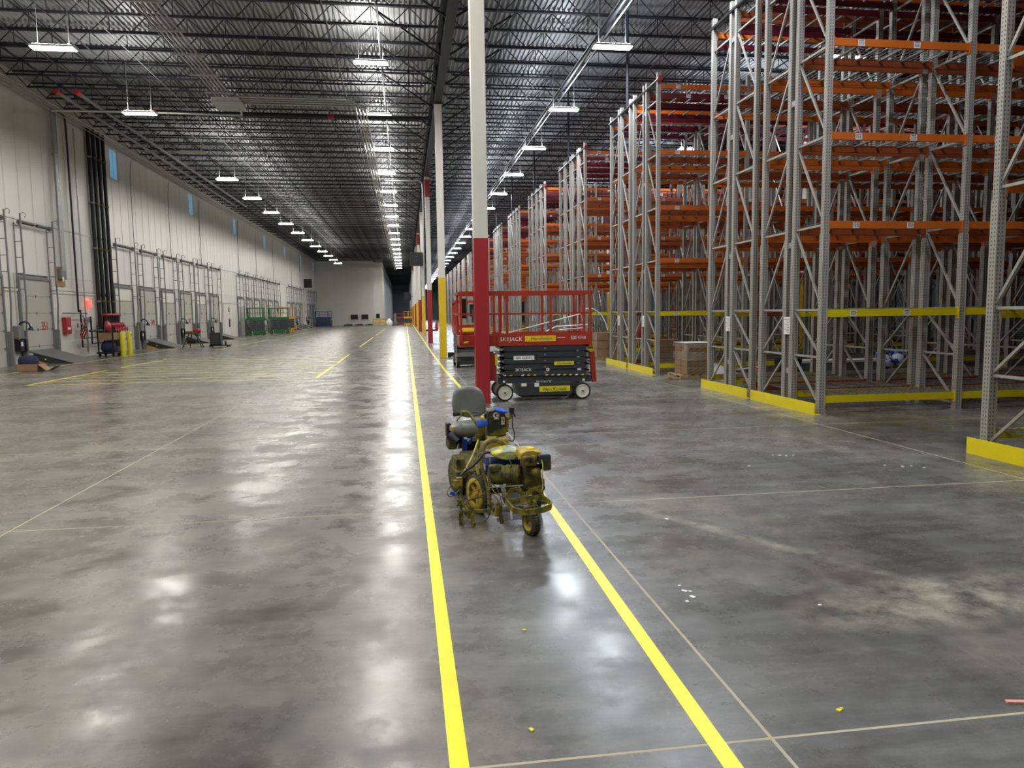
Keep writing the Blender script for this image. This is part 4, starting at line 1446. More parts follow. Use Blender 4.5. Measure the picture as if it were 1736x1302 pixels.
lift('yellow scissor lift beside the green ones at the dock wall', (-12.75, 82.5, 0), R(8), 'lift_yellow', 'lift_yellow', 'darkgrey', L=1.9, ext=0.0, top=2.7, deckz=1.45, detail=False)
lift('blue scissor lift by the white inner wall', (-13.5, 126.0, 0), 0, 'lift_blue', 'lift_blue', 'darkgrey', L=2.6, ext=0.0, top=2.5, deckz=1.25, detail=False)
lift('yellow scissor lift far down the column line', (0.4, 112, 0), 0, 'lift_yellow', 'lift_yellow', 'darkgrey', L=1.3, ext=0.0, top=2.2, deckz=1.2, detail=False)
lift('low red scissor lift beyond the far yellow one', (-0.9, 128, 0), 0, 'lift_red', 'lift_red', 'darkgrey', L=1.7, ext=0.2, top=1.9, deckz=1.15, detail=False)
# barrier, bags and gear at the far end
o = thing('guard_barrier', 'yellow guard barrier at the corner of the white inner wall', 'barrier', (-5.4, 126.5, 0))
for x in (0, 1.05, 2.1):
    MB().box(x - 0.08, x + 0.08, -0.08, 0.08, 0, 1.1).build('post', 'pit_yellow', o)
for z in (0.35, 0.85):
    MB().box(0, 2.1, -0.06, -0.02, z, z + 0.25).build('rail', 'pit_yellow', o)
tag(MB().loft([[(r_ * math.cos(a * 0.5236), r_ * math.sin(a * 0.5236), z) for a in range(12)] for r_, z in ((0.4, 0), (0.55, 0.3), (0.5, 0.7), (0.25, 1.05), (0.1, 1.2))]).build('white_sack', 'white', None, (-2.55, 117, 0)), 'white filled sack standing by the yellow guard barrier', 'sack')
o = thing('floor_scrubber', 'grey upright floor machine beside the white sack', 'machine', (-1.7, 121, 0))
MB().loft([[(0.35 * s_ * math.cos(a * 0.5236), 0.3 * s_ * math.sin(a * 0.5236), z) for a in range(12)] for s_, z in ((1.0, 0.15), (1.1, 0.5), (0.9, 0.8), (0.6, 0.9), (0.7, 1.3), (0.5, 1.8), (0.2, 2.0))]).build('body', 'plate', o)
MB().lathe((-0.3, 0, 0.14), [(0.14, -0.06), (0.14, 0.06)], (0, 1, 0), 12).lathe((0.35, 0, 0.14), [(0.14, -0.06), (0.14, 0.06)], (0, 1, 0), 12).build('wheel', 'black', o)
MB().bar((-0.9, 0, 0.9), (-0.2, 0, 1.2), 0.08).bar((0.2, 0, 1.1), (0.9, 0, 0.5), 0.08).build('handle', 'black', o)
for k, (x, y) in enumerate(((-12.0, 129.6), (-10.2, 129.6), (-8.4, 129.6))):
    tag(MB().tube([(0, 0, 0.08), (1.5, 0.1, 0.1)], 0.08, 8).cbox((0.9, 0.1, 0.12), (0.9, 0.2, 0.24)).build('cable_coil', 'black', None, (x + 1.5, y, 0)), 'black hoses along the foot of the white inner wall, %s from the dock side' % nth(k), 'hose', 'hoses along the white wall')
# fire extinguishers and black base kerbs at the columns
for k, (x, y, lb) in enumerate(((1.89, COLY + 2 * BAY + 0.15, 'dark red fire extinguisher on the third column'), (7.3, 22.5, 'red fire extinguisher on the second rack row end'))):
    o = thing('fire_extinguisher', lb, 'fire extinguisher', (x, y, 0.75 if k == 0 else 0.9))
    MB().lathe((0, 0, 0), [(0.07, 0), (0.09, 0.03), (0.09, 0.42), (0.03, 0.5), (0.03, 0.56)], (0, 0, 1), 14).build('cylinder', 'red', o)
    MB().tube([(0.0, 0, 0.56), (0.08, 0, 0.6)], 0.015, 6).curve([(0.03, 0, 0.56), (0.13, 0, 0.4), (0.11, 0, 0.1)], 0.012, 6).build('hose', 'black', o)
    MB().box(-0.2, -0.09, -0.02, 0.02, 0.2, 0.24).build('bracket', 'black', o)
for k, (x0, x1, y) in enumerate(((1.7, 3.6, 30.6), (1.7, 3.2, 77.5))):
    tag(MB().box(x0, x1, y, y + 0.12, 0.02, 0.2).box(x0, x0 + 0.1, y - 0.1, y + 0.22, 0, 0.02).box(x1 - 0.1, x1, y - 0.1, y + 0.22, 0, 0.02).build('black_beam', 'black'), ('black steel beam lying on the floor at the second column', 'black steel beam lying on the floor far along the columns')[k], 'beam')

# ================================================================ GOODS IN THE RACKS
def pallet(parent, w=1.1, d=0.95):
    for i in range(6):
        x = -w / 2 + i * (w - 0.1) / 5
        MB().box(x, x + 0.1, -d / 2, d / 2, 0.1, 0.12).build('slat', 'pallet', parent)
    for y in (-d / 2, -0.04, d / 2 - 0.08):
        MB().box(-w / 2, w / 2, y, y + 0.08, 0.02, 0.1).box(-w / 2, w / 2, y, y + 0.08, 0.0, 0.02).build('runner', 'pallet', parent)


px_, py_ = 7.62, 18.85
po = thing('pallet', 'wooden pallet under the film-wrapped cartons at the rack aisle', 'pallet', (px_, py_, 0))
pallet(po)
M_['carton_print'] = mat('carton_print', '#5d4733', 0.8)
for lv in range(4):
    for k in range(2):
        c = thing('carton', '%s brown printed carton in the film-wrapped pallet load, %s layer from the floor' % (('nearer', 'farther')[k], nth(lv)), 'box', (px_ + 0.0, py_ - 0.22 + k * 0.46, 0.121 + lv * 0.205), group='cartons on the wrapped pallet')
        MB().box(-0.36, 0.36, -0.22, 0.22, 0, 0.2).build('box', 'cardboard', c, bevel=0.006)
        if k == 0:
            for r_ in range(2):
                for t in range(4):
                    MB().prism([(-0.32 + t * 0.17, 0.03 + r_ * 0.08), (-0.2 + t * 0.17, 0.07 + r_ * 0.08), (-0.2 + t * 0.17, 0.085 + r_ * 0.08), (-0.32 + t * 0.17, 0.045 + r_ * 0.08)], -0.223, -0.22, 'y').build('print_mark', 'carton_print', c)
tag(MB().box(-0.4, 0.4, -0.45, 0.45, 0, 0.012).build('cover_board', 'white', None, (px_, py_, 0.945)), 'thin white board on top of the wrapped cartons', 'board')
fm = MB()
for (z0, z1, o_) in ((0.5, 0.72, 0.012), (0.84, 0.93, 0.016)):
    rg = []
    for z in (z0, (z0 + z1) / 2, z1):
        rg.append([(px_ + (0.375 + o_ + rnd.uniform(0, 0.02)) * (1 if i in (0, 1, 7, 6, 5 + 2) else 1) * a, py_ + (0.47 + o_ + rnd.uniform(0, 0.02)) * b, z + rnd.uniform(-0.01, 0.01)) for i, (a, b) in enumerate(((-1, -1), (0, -1.02), (1, -1), (1.02, 0), (1, 1), (0, 1.02), (-1, 1), (-1.02, 0)))])
    fm.loft(rg, cap=False)
fm.loft([[(px_ - 0.38 + r_ * math.cos(a * 0.785), py_ - 0.45 + r_ * math.sin(a * 0.785), z) for a in range(8)] for r_, z in ((0.02, 0.6), (0.09, 0.68), (0.11, 0.75), (0.04, 0.9))])
tag(fm.build('stretch_film', 'film'), 'crumpled clear stretch film around the carton stack', 'film')
tag(MB().cbox((-0.65, -0.2, 0.05), (0.5, 0.12, 0.03), rz=0.3).cbox((-0.55, -0.35, 0.035), (0.45, 0.08, 0.03), rz=-0.5).cbox((-0.7, -0.15, 0.09), (0.35, 0.1, 0.03), rz=0.1).build('broken_slat', 'pallet', None, (px_, py_, 0)), 'loose broken pallet boards beside the wrapped cartons', 'boards')


def place(u, v):
    d = ray(u, v)
    t = -EYE / d.z
    return d.x * t, d.y * t


x, y = place(1240, 655)
tag(MB().loft([[(-0.35, -0.1, 0.0), (0.1, -0.14, 0.0), (0.65, -0.1, 0.0), (0.7, 0.3, 0.0), (0.65, 0.6, 0.0), (0.1, 0.62, 0.0), (-0.35, 0.6, 0.0), (-0.4, 0.2, 0.0)], [(-0.33, -0.06, 0.3), (0.1, -0.1, 0.2), (0.6, -0.05, 0.07), (0.66, 0.3, 0.08), (0.6, 0.5, 0.06), (0.1, 0.56, 0.2), (-0.3, 0.5, 0.3), (-0.36, 0.2, 0.36)], [(-0.25, 0.05, 0.44), (0.1, 0.05, 0.3), (0.4, 0.1, 0.16), (0.45, 0.3, 0.15), (0.4, 0.4, 0.14), (0.1, 0.4, 0.3), (-0.2, 0.4, 0.42), (-0.27, 0.2, 0.47)]], smooth=True).build('plastic_sheeting', 'sheet', None, (x + 0.65, 18.5, 0.0)), 'slumped heap of white plastic sheeting in the aisle between rack rows', 'sheeting')
xs = x
for (u, v, w, d_, h, mtl, nm, lb, cat) in (
        (1283, 640, 0.26, 0.26, 0.36, 'red', 'red_bucket', 'red bucket standing in the aisle behind the second yellow guard', 'bucket'),
        (1335, 650, 0.5, 0.5, 0.5, 'black', 'black_bin', 'black open bin in the aisle between the rack rows', 'bin'),
        (1388, 648, 0.95, 0.6, 0.42, 'jamb', 'grey_crate', 'grey flat-pack crate with a white top in the rack aisle', 'crate'),
        (1460, 632, 1.2, 0.6, 0.42, 'plate', 'grey_crate', 'longer grey crate with white lids deeper in the aisle', 'crate')):
    x, y = place(u, v)
    y = 18.3
    x = at(u, v, y).x
    if nm == 'red_bucket':
        o = MB().lathe((0, 0, 0), [(0.1, 0), (0.13, h), (0.115, h), (0.09, 0.02)], (0, 0, 1), 18).build(nm, mtl, None, (x, y, 0))
        MB().curve([(-0.13, 0, h), (-0.1, 0.08, h + 0.1), (0.1, 0.08, h + 0.1), (0.13, 0, h)], 0.005, 5).build('handle', 'steel', o)
    elif nm == 'black_bin':
        b = MB()
        b.loft([[(-0.2, -0.2, 0), (0.2, -0.2, 0), (0.2, 0.2, 0), (-0.2, 0.2, 0)], [(-0.27, -0.25, h), (0.27, -0.25, h), (0.27, 0.25, h), (-0.27, 0.25, h)], [(-0.24, -0.22, h), (0.24, -0.22, h), (0.24, 0.22, h), (-0.24, 0.22, h)], [(-0.18, -0.18, 0.03), (0.18, -0.18, 0.03), (0.18, 0.18, 0.03), (-0.18, 0.18, 0.03)]], smooth=False)
        b.box(-0.3, 0.3, -0.28, 0.28, h - 0.05, h - 0.01) if False else None
        o = b.build(nm, mtl, None, (x, y, 0))
    else:
        o = MB().box(-w / 2, w / 2, -d_ / 2, d_ / 2, 0.08, h - 0.06).box(-w / 2, -w / 2 + 0.15, -d_ / 2, d_ / 2, 0, 0.08).box(w / 2 - 0.15, w / 2, -d_ / 2, d_ / 2, 0, 0.08).build(nm, mtl, None, (x, y + 0.3, 0), bevel=0.008)
        MB().box(-w / 2 - 0.02, w / 2 + 0.02, -d_ / 2 - 0.02, d_ / 2 + 0.02, h - 0.06, h).build('lid', 'sheet', o)
    tag(o, lb, cat)
wm = MB()
for k in range(5):
    a = k * 1.25
    c = Vector((0.3 * math.cos(a), 0.15 * math.sin(a), 0.18 + 0.1 * (k % 3)))
    wm.loft([[c + Vector((r_ * math.cos(t * 0.785), r_ * 0.8 * math.sin(t * 0.785), z)) for t in range(8)] for r_, z in ((0.05, -0.15), (0.22, -0.05), (0.2, 0.12), (0.04, 0.25))])
tag(wm.build('wrapped_bundle', 'blue_wrap', None, (at(1522, 612, 18.4).x, 18.6, 0.1)), 'crumpled blue and white wrapping heaped between the rack rows', 'wrapping')
tag(MB().box(-0.5, 0.6, -0.4, 0.4, 0, 0.1).build('bundle_pallet', 'pallet', None, (at(1522, 612, 18.4).x, 18.6, 0)), 'low wooden base under the blue and white wrapping', 'pallet')
for k, (u0, v0, u1, v1) in enumerate(((1248, 604, 1282, 618), (1254, 600, 1285, 613), (1300, 634, 1322, 640))):
    a, b = at(u0, v0, 17.6), at(u1, v1, 17.4)
    a.z, b.z = (0.3 if k < 2 else 0.011), 0.011
    if k < 2:
        b = Vector((b.x, b.y, 0.36 if k == 0 else 0.37))
    tag(MB().bar(a, b, 0.04, 0.02).build('white_batten', 'white'), ('lower white batten leaning on the red bucket', 'upper white batten leaning on the red bucket', 'short white batten on the floor by the black bin')[k], 'batten')
# small cartons deeper in the second aisle
for k, (u, yv, z, w) in enumerate(((1028, 27.2, 0.0, 0.9), (1130, 27.2, 0.0, 0.8))):
    x = at(u, 560, yv).x
    c = thing('carton_stack', ('brown carton load on a pallet in the second rack aisle, left of the near frames', 'low brown carton load in the second rack aisle, right of the near frames')[k], 'boxes', (x, yv, 0))
    for r_ in range(3 - k):
        for s_ in range(2):
            MB().box(-w / 2 + s_ * w / 2, -w / 2 + (s_ + 1) * w / 2 - 0.01, -0.3, 0.3, 0.12 + r_ * 0.3, 0.41 + r_ * 0.3).build('carton', 'cardboard', c)
    pallet(c, w, 0.7)

# small scraps on the floor
for k, (u, v) in enumerate(((1270, 706 + 84), (1310, 772), (1322, 772), (1333, 773), (1345, 772), (1500, 789), (1530, 791), (1545, 790), (1567, 793), (1152, 993), (1160, 1002), (1170, 1003), (1174, 1012), (1165, 1020), (1390, 1026), (1130, 880))):
    x, y = place(u, v)
    s_ = 0.012 + 0.012 * rnd.random()
    tag(MB().cbox((0, 0, 0.002), (s_ * 1.6, s_, 0.004), rz=rnd.uniform(0, 3)).build('paper_scrap', 'white', None, (x, y, 0)), None, 'scrap', 'small white scraps on the floor')
for i, o in enumerate([o for o in bpy.data.objects if o.name.startswith('paper_scrap')]):
    o['label'] = 'tiny white scraps scattered on the dark floor right of the yellow lines'
tag(MB().cbox((0, 0, 0.004), (0.085, 0.022, 0.008), rz=-0.2).build('pink_scrap', mat('pink_plastic', '#e6a59b', 0.6), None, (*place(1722, 1191), 0)), 'small pink strip on the floor at the near rack side', 'scrap')
tag(MB().cbox((0, 0, 0.003), (0.02, 0.02, 0.006), rz=0.5).cbox((0.02, 0.01, 0.003), (0.014, 0.012, 0.006)).build('yellow_speck', 'green_label', None, (*place(1422, 1205), 0)), 'small yellow paint crumb near the joint crossing', 'scrap')
tag(MB().cbox((0, 0, 0.003), (0.016, 0.024, 0.006), rz=0.5).build('yellow_speck', 'green_label', None, (*place(901, 1238), 0)), 'small yellow paint crumb between the two yellow lines, nearer', 'scrap')
tag(MB().cbox((0, 0, 0.003), (0.016, 0.018, 0.006), rz=0.2).build('yellow_speck', 'green_label', None, (*place(889, 1069), 0)), 'small yellow paint crumb between the two yellow lines, farther', 'scrap')

# ================================================================ LINE STRIPING MACHINE
BASE = Vector((0.85, 6.7, 0))
T = thing('line_striping_machine', 'ride-on line striping machine coated in yellow overspray with a grey seat', 'line striper', BASE)
YAW = R(7)


def cp(x, y, Y):
    return at(730 + x / 4.652, 640 + y / 4.65, Y)


def tb(mb, name, mtl, parent=None, bevel=0.0, subsurf=0):
    if parent is None:
        return mb.build(name, mtl, T, -BASE, bevel=bevel, subsurf=subsurf)
    return mb.build(name, mtl, parent, None, bevel=bevel, subsurf=subsurf)


def rb(name, x0, y0, x1, y1, Y, depth, mtl, parent=None, bevel=0.012, yaw=YAW):
    """box whose near face fills the given rectangle of the enlargement"""
    p, q = cp(x0, y1, Y), cp(x1, y0, Y)
    c = Vector(((p.x + q.x) / 2, Y + depth / 2, (p.z + q.z) / 2))
    return tb(MB().cbox(c, (q.x - p.x, depth, q.z - p.z), rz=yaw), name, mtl, parent, bevel)


def pts_(lst):
    return [cp(*p) for p in lst]


# --- rear sulky: wheels, fenders, frame, seat
def mwheel(c, r, w, yaw, tyre, hub, spokes=0, name='wheel', fat=0.7):
    ax = (math.cos(yaw), math.sin(yaw), 0)
    o = tb(MB().lathe(c, [(r * fat, -w / 2), (r * 0.9, -w / 2), (r * 0.985, -w * 0.32), (r, 0), (r * 0.985, w * 0.32), (r * 0.9, w / 2), (r * fat, w / 2)], ax, 32, cap=False), name, tyre)
    prof = [(0.015, -w * 0.42), (r * 0.2, -w * 0.42), (r * 0.22, -w * 0.2), (r * fat * 0.8, -w * 0.2), (r * fat * 0.9, -w * 0.45), (r * fat * 1.02, -w * 0.5), (r * fat * 1.02, w * 0.5), (r * fat * 0.9, w * 0.45), (r * fat * 0.8, w * 0.2), (r * 0.22, w * 0.2), (r * 0.2, w * 0.42), (0.015, w * 0.42)]
    if spokes:
        prof = [(r * fat * 0.72, -w * 0.5), (r * fat * 1.02, -w * 0.5), (r * fat * 1.02, w * 0.5), (r * fat * 0.72, w * 0.5), (r * fat * 0.72, -w * 0.5)]
    h = tb(MB().lathe(c, prof, ax, 32, cap=not spokes), 'rim', hub, o)
    if spokes:
        s_ = MB()
        A = Vector(ax)
        X = Vector((0, 0, 1))
        Y_ = A.cross(X)
        for k in range(spokes):
            t = k * 2 * math.pi / spokes + 0.4
            d = X * math.cos(t) + Y_ * math.sin(t)
            s_.bar(Vector(c) + d * r * 0.12 - A * w * 0.1, Vector(c) + d * r * fat * 0.8 - A * w * 0.3, r * 0.22, 0.012, up=A)
        s_.lathe(c, [(0.02, -w * 0.55), (r * 0.2, -w * 0.5), (r * 0.2, w * 0.5), (0.02, w * 0.55)], ax, 16)
        tb(s_, 'spoke_disc', hub, o)
    tr_ = MB()
    A = Vector(ax)
    X = Vector((0, 0, 1))
    Y_ = A.cross(X)
    for k in range(30):
        t = k * 2 * math.pi / 30
        d = X * math.cos(t) + Y_ * math.sin(t)
        tn = A.cross(d)
        for q in (-0.28, 0.0, 0.28):
            p = Vector(c) + d * r * 0.99 + A * w * q
            tr_.bar(p - A * w * 0.09, p + A * w * 0.09 + tn * 0.006, 0.012, 0.012, up=d)
    tr = tb(tr_, 'tread', tyre, o)
    tr['kind'] = 'stuff'
    return o


RW = Vector((0.50, 7.32, 0.185))
mwheel(RW, 0.185, 0.13, 0.3, 'tyre', 'olive_pale', fat=0.62, name='drive_wheel')
mwheel(RW + Vector((0.6, 0.07, 0)), 0.185, 0.15, YAW, 'tyre', 'olive_pale', fat=0.62, name='drive_wheel')
# fender
fn = MB()
rg = []
for k in range(9):
    a = R(20 + k * 17.5)
    c, s_ = math.cos(a), math.sin(a)
    rg.append([RW + Vector((0.05 + dx_, -rr * c, rr * s_)) for dx_, rr in ((-0.05, 0.2), (0.16, 0.2), (0.17, 0.24), (-0.04, 0.235))])
fn.loft(rg, smooth=False)
tb(fn, 'fender', 'olive')
rb('fender_box', 190, 640, 262, 745, 7.1, 0.25, 'olive')
# axle frame and footboard
tb(MB().bar(RW + Vector((0, 0, 0)), RW + Vector((0.6, 0.07, 0)), 0.05).bar((0.62, 7.5, 0.24), (0.62, 7.1, 0.24), 0.06).bar((0.95, 7.5, 0.24), (0.95, 7.1, 0.24), 0.06).bar((0.62, 7.1, 0.22), (0.72, 6.6, 0.2), 0.05).bar((0.95, 7.1, 0.22), (0.9, 6.6, 0.2), 0.05), 'rear_frame', 'olive')
rb('foot_board', 185, 738, 330, 800, 7.0, 0.3, 'olive')
# seat pedestal, blue frame, drive box
rb('battery_case', 215, 470, 250, 560, 7.45, 0.25, 'darkgrey')
tb(MB().bar(cp(210, 455, 7.42), cp(350, 470, 7.38), 0.035).bar(cp(268, 465, 7.4), cp(268, 660, 7.4), 0.05).bar(cp(345, 470, 7.4), cp(300, 520, 7.4), 0.03).bar(cp(225, 455, 7.6), cp(225, 560, 7.6), 0.03), 'seat_frame', 'blue')
rb('label_plate', 262, 470, 288, 487, 7.36, 0.005, 'sticker', bevel=0)
rb('seat_pedestal', 275, 500, 380, 680, 7.55, 0.25, 'black')
rb('throttle_box', 125, 362, 160, 475, 7.5, 0.1, 'black')
rb('hose_guard', 155, 385, 215, 430, 7.42, 0.12, mat('beige_plastic', '#c2a582', 0.6))
tb(MB().tube(pts_([(145, 455, 7.4), (215, 510, 7.35)]), 0.045, 12), 'drive_motor', 'black')
rb('pump_housing', 132, 485, 205, 572, 7.38, 0.16, 'olive', bevel=0.02)
# seat
bo = [(175, 322), (168, 230), (170, 155), (188, 105), (232, 76), (300, 70), (365, 76), (408, 100), (430, 145), (442, 215), (448, 322)]
cen = cp(308, 225, 7.75)
rings = []
for sc, dy_ in ((0.80, -0.035), (0.93, -0.03), (1.0, 0.0), (1.0, 0.05), (0.9, 0.08)):
    rings.append([Vector((cen.x + (p.x - cen.x) * sc, 7.75 + dy_ + (p.z - 0.7) * 0.16, cen.z + (p.z - cen.z) * sc)) for p in (cp(a, b, 7.75) for a, b in bo)])
tb(MB().loft(rings), 'seat_back', 'seat', subsurf=1)
rings = []
for sc, z in ((0.9, 0.565), (1.0, 0.59), (1.02, 0.62), (0.98, 0.655), (0.82, 0.675)):
    rings.append([Vector((0.655 + 0.21 * sc * math.copysign(abs(math.cos(t)) ** 0.6, math.cos(t)), 7.55 + 0.215 * sc * math.copysign(abs(math.sin(t)) ** 0.6, math.sin(t)), z + 0.02 * (math.sin(t) < -0.5) * (z > 0.64))) for t in [k * math.pi / 12 for k in range(24)]])
tb(MB().loft(rings), 'seat_cushion', 'seat', subsurf=1)
# --- steering bars and console
tb(MB().curve(pts_([(235, 290, 7.0), (262, 272, 6.98), (300, 285, 6.98), (345, 335, 6.95), (372, 385, 6.93), (385, 430, 6.9), (380, 500, 6.88), (385, 620, 6.85), (390, 720, 6.8)]), 0.016, 10), 'handlebar', 'olive_pale')
tb(MB().tube(pts_([(178, 292, 7.02), (240, 284, 7.0)]), 0.02, 10), 'left_grip', 'rubber')
tb(MB().tube(pts_([(205, 345, 6.98), (240, 300, 6.98), (255, 262, 6.98)]), 0.008, 6), 'brake_lever', 'olive')
rb('grip_clamp', 240, 262, 268, 300, 6.97, 0.04, 'olive', bevel=0.008)
tb(MB().curve(pts_([(600, 430, 6.95), (605, 360, 6.95), (600, 320, 6.95), (622, 320, 6.93), (635, 290, 6.92), (637, 255, 6.9)]), 0.016, 10), 'handlebar', 'olive_pale')
tb(MB().tube(pts_([(637, 275, 6.9), (640, 238, 6.9)]), 0.026, 12), 'right_grip', 'rubber')
tb(MB().tube(pts_([(645, 262, 6.88), (668, 312, 6.86)]), 0.008, 6), 'brake_lever', 'black')
tb(MB().curve(pts_([(645, 300, 6.88), (645, 380, 6.86), (660, 440, 6.86), (655, 495, 6.86), (630, 500, 6.86), (600, 480, 6.88), (560, 462, 6.85), (520, 470, 6.8)]), 0.005, 6), 'throttle_cable', 'black')
co = [(445, 262), (520, 250), (580, 262), (590, 300), (600, 420), (585, 455), (470, 465), (440, 445)]
tb(MB().loft([[Vector((cp(520, 360, 6.95).x + (p.x - cp(520, 360, 6.95).x) * sc, Y_, cp(520, 360, 6.95).z + (p.z - cp(520, 360, 6.95).z) * sc)) for p in (cp(a, b, 6.95) for a, b in co)] for sc, Y_ in ((0.93, 6.93), (1.0, 6.95), (1.0, 7.1), (0.9, 7.14))], smooth=False), 'console', 'console', bevel=0.012)
rb('base_shadow_strip', 458, 448, 590, 468, 6.94, 0.12, 'black', bevel=0.004)  # solid black strip stands in for the shade under the console
# emblem: hexagon with a notch, and the number 9
g0 = cp(517, 298, 6.92)
em = MB()
R1, R2 = 0.033, 0.016
hexp = lambda r, k: (g0.x + r * math.sin(k * math.pi / 3), g0.z + r * math.cos(k * math.pi / 3))
for k in range(6):
    if k == 1:
        continue
    a, b = hexp(R1, k), hexp(R1, k + 1)
    c, d = hexp(R2, k + 1), hexp(R2, k)
    em.prism([a, b, c, d], 6.922, 6.926, 'y')
em.prism([(g0.x, g0.z + 0.006), (g0.x + 0.03, g0.z + 0.006), (g0.x + 0.03, g0.z - 0.006), (g0.x, g0.z - 0.006)], 6.922, 6.926, 'y')
tb(em, 'emblem', 'cream')
rb('wordmark', 500, 322, 540, 330, 6.921, 0.004, 'cream', bevel=0)
rb('number_plate', 558, 312, 583, 372, 6.918, 0.006, 'cream', bevel=0)
g1 = cp(570.5, 342, 6.914)
text('lettering', '9', 'ink', T, g1 - BASE, 0.072, sx=0.7)
tb(MB().loft([pts_([(500, 262, 6.9), (525, 243, 6.95), (560, 248, 7.0), (605, 272, 7.0), (600, 282, 6.95), (580, 280, 6.9)]), [p + Vector((0, 0, 0.008)) for p in pts_([(500, 258, 6.9), (525, 238, 6.95), (560, 243, 7.0), (605, 268, 7.0), (600, 278, 6.95), (580, 275, 6.9)])]], smooth=False), 'tape_strip', 'tape')
# pressure cylinder with blue tape
cc = cp(410, 420, 6.72)
cyl = tb(MB().lathe((cc.x, 6.76, 0), [(0.0, cp(410, 500, 6.72).z), (0.042, cp(410, 500, 6.72).z), (0.044, cp(410, 340, 6.72).z), (0.03, cp(410, 330, 6.72).z), (0.015, cp(410, 318, 6.72).z), (0.0, cp(410, 318, 6.72).z)], (0, 0, 1), 20), 'bead_canister', 'olive')
tb(MB().lathe((cc.x, 6.76, 0), [(0.05, cp(410, 383, 6.72).z), (0.052, cp(410, 345, 6.72).z), (0.044, cp(410, 338, 6.72).z)], (0, 0, 1), 20), 'tape_band', 'tape', cyl)
tb(MB().bar(cp(436, 385, 6.7), cp(436, 495, 6.7), 0.005), 'rod', 'steel', cyl)
# yellow hopper and arched hose
rb('paint_hopper', 468, 480, 612, 585, 6.75, 0.18, 'tank_yellow', bevel=0.02)
tb(MB().curve(pts_([(408, 640, 6.5), (405, 580, 6.52), (425, 530, 6.55), (470, 500, 6.58), (530, 500, 6.6), (580, 525, 6.6), (605, 555, 6.6)]), 0.026, 12), 'suction_hose', 'olive_pale')
# bagged tank, blue cover
bc = [(462, 610), (470, 585), (520, 568), (600, 555), (680, 552), (720, 575), (722, 620), (700, 650), (600, 660), (500, 640)]
cb_ = cp(595, 605, 6.42)
tb(MB().loft([[Vector((cb_.x + (p.x - cb_.x) * sc, Y_, cb_.z + (p.z - cb_.z) * sc)) for p in (cp(a, b, 6.42) for a, b in bc)] for sc, Y_ in ((0.6, 6.36), (0.92, 6.39), (1.0, 6.46), (1.0, 6.58), (0.7, 6.66))]), 'bagged_tank', 'bag', subsurf=1)
rb('blue_cover', 440, 650, 705, 705, 6.44, 0.2, 'blue', bevel=0.01)
tb(MB().bar(cp(446, 690, 6.42), cp(446, 760, 6.42), 0.03, 0.03), 'blue_strut', 'blue')
# hydraulic motor / generator drum
mc0, mc1 = cp(460, 765, 6.38), cp(718, 765, 6.30)
ax = (mc1 - mc0)
Lm = ax.length
tb(MB().lathe(mc0, [(0.03, -0.01), (0.075, 0.0), (0.088, 0.03), (0.09, Lm * 0.42), (0.082, Lm * 0.44), (0.082, Lm * 0.52), (0.088, Lm * 0.54), (0.088, Lm * 0.92), (0.07, Lm), (0.02, Lm + 0.01)], ax, 28), 'pump_motor', 'olive')
ribs = MB()
for k in range(5):
    ribs.lathe(mc0 + ax * (0.6 + k * 0.075), [(0.086, -0.004), (0.092, -0.002), (0.092, 0.002), (0.086, 0.004)], ax, 28)
tb(ribs, 'cooling_fin', 'olive_pale')
rb('motor_terminal_box', 462, 690, 560, 760, 6.27, 0.08, 'olive', bevel=0.02)
# engine
E0 = 6.12
rb('crankcase', 735, 690, 870, 870, E0 + 0.06, 0.2, 'olive', bevel=0.03)
en = rb('muffler', 722, 618, 838, 705, E0 - 0.03, 0.12, 'rust', bevel=0.018)
fm_ = cp(790, 660, E0 - 0.035)
tb(MB().lathe((fm_.x, fm_.y, fm_.z), [(0.012, 0), (0.012, -0.006)], (0, 1, 0), 12), 'exhaust_hole', 'black')
tk = [(690, 640), (700, 590), (740, 572), (800, 566), (860, 578), (890, 600), (885, 650), (720, 660)]
tcn = cp(790, 612, E0 + 0.06)
tb(MB().loft([[Vector((tcn.x + (p.x - tcn.x) * sc, Y_, tcn.z + (p.z - tcn.z) * sc)) for p in (cp(a, b, E0 + 0.06) for a, b in tk)] for sc, Y_ in ((0.85, E0 + 0.02), (1.0, E0 + 0.06), (1.0, E0 + 0.24), (0.85, E0 + 0.28))]), 'fuel_tank', 'tank_yellow', bevel=0.008)
fc = cp(788, 572, E0 + 0.1)
tb(MB().lathe((fc.x, fc.y, fc.z), [(0.034, -0.012), (0.037, 0.0), (0.037, 0.018), (0.03, 0.024), (0.0, 0.025)], (0, 0, 1), 20), 'fuel_cap', 'label_yellow')
rb('air_cleaner', 842, 605, 942, 680, E0 - 0.02, 0.14, 'darkgrey', bevel=0.015)
rb('air_cleaner_cover', 880, 612, 948, 738, E0 + 0.02, 0.14, 'olive', bevel=0.015)
rc = cp(830, 745, E0 + 0.02)
tb(MB().lathe((rc.x, rc.y, rc.z), [(0.045, 0.06), (0.045, 0.0), (0.035, -0.03), (0.0, -0.04)], (-0.3, 1, 0.2), 20), 'valve_cover', 'olive_pale')
rb('cylinder_head', 745, 700, 835, 770, E0 + 0.02, 0.1, 'olive', bevel=0.01)
fb = MB()
for k in range(5):
    p, q = cp(748, 775 + k * 10, E0 + 0.01), cp(850, 775 + k * 10, E0 + 0.01)
    fb.bar(p, q, 0.006, 0.004)
tb(fb, 'cooling_fin', 'olive')
tb(MB().curve(pts_([(875, 650, E0 - 0.03), (885, 700, E0 - 0.05), (880, 780, E0 - 0.06), (885, 860, E0 - 0.06), (868, 925, E0 - 0.08)]), 0.006, 6), 'control_cable', 'rope')
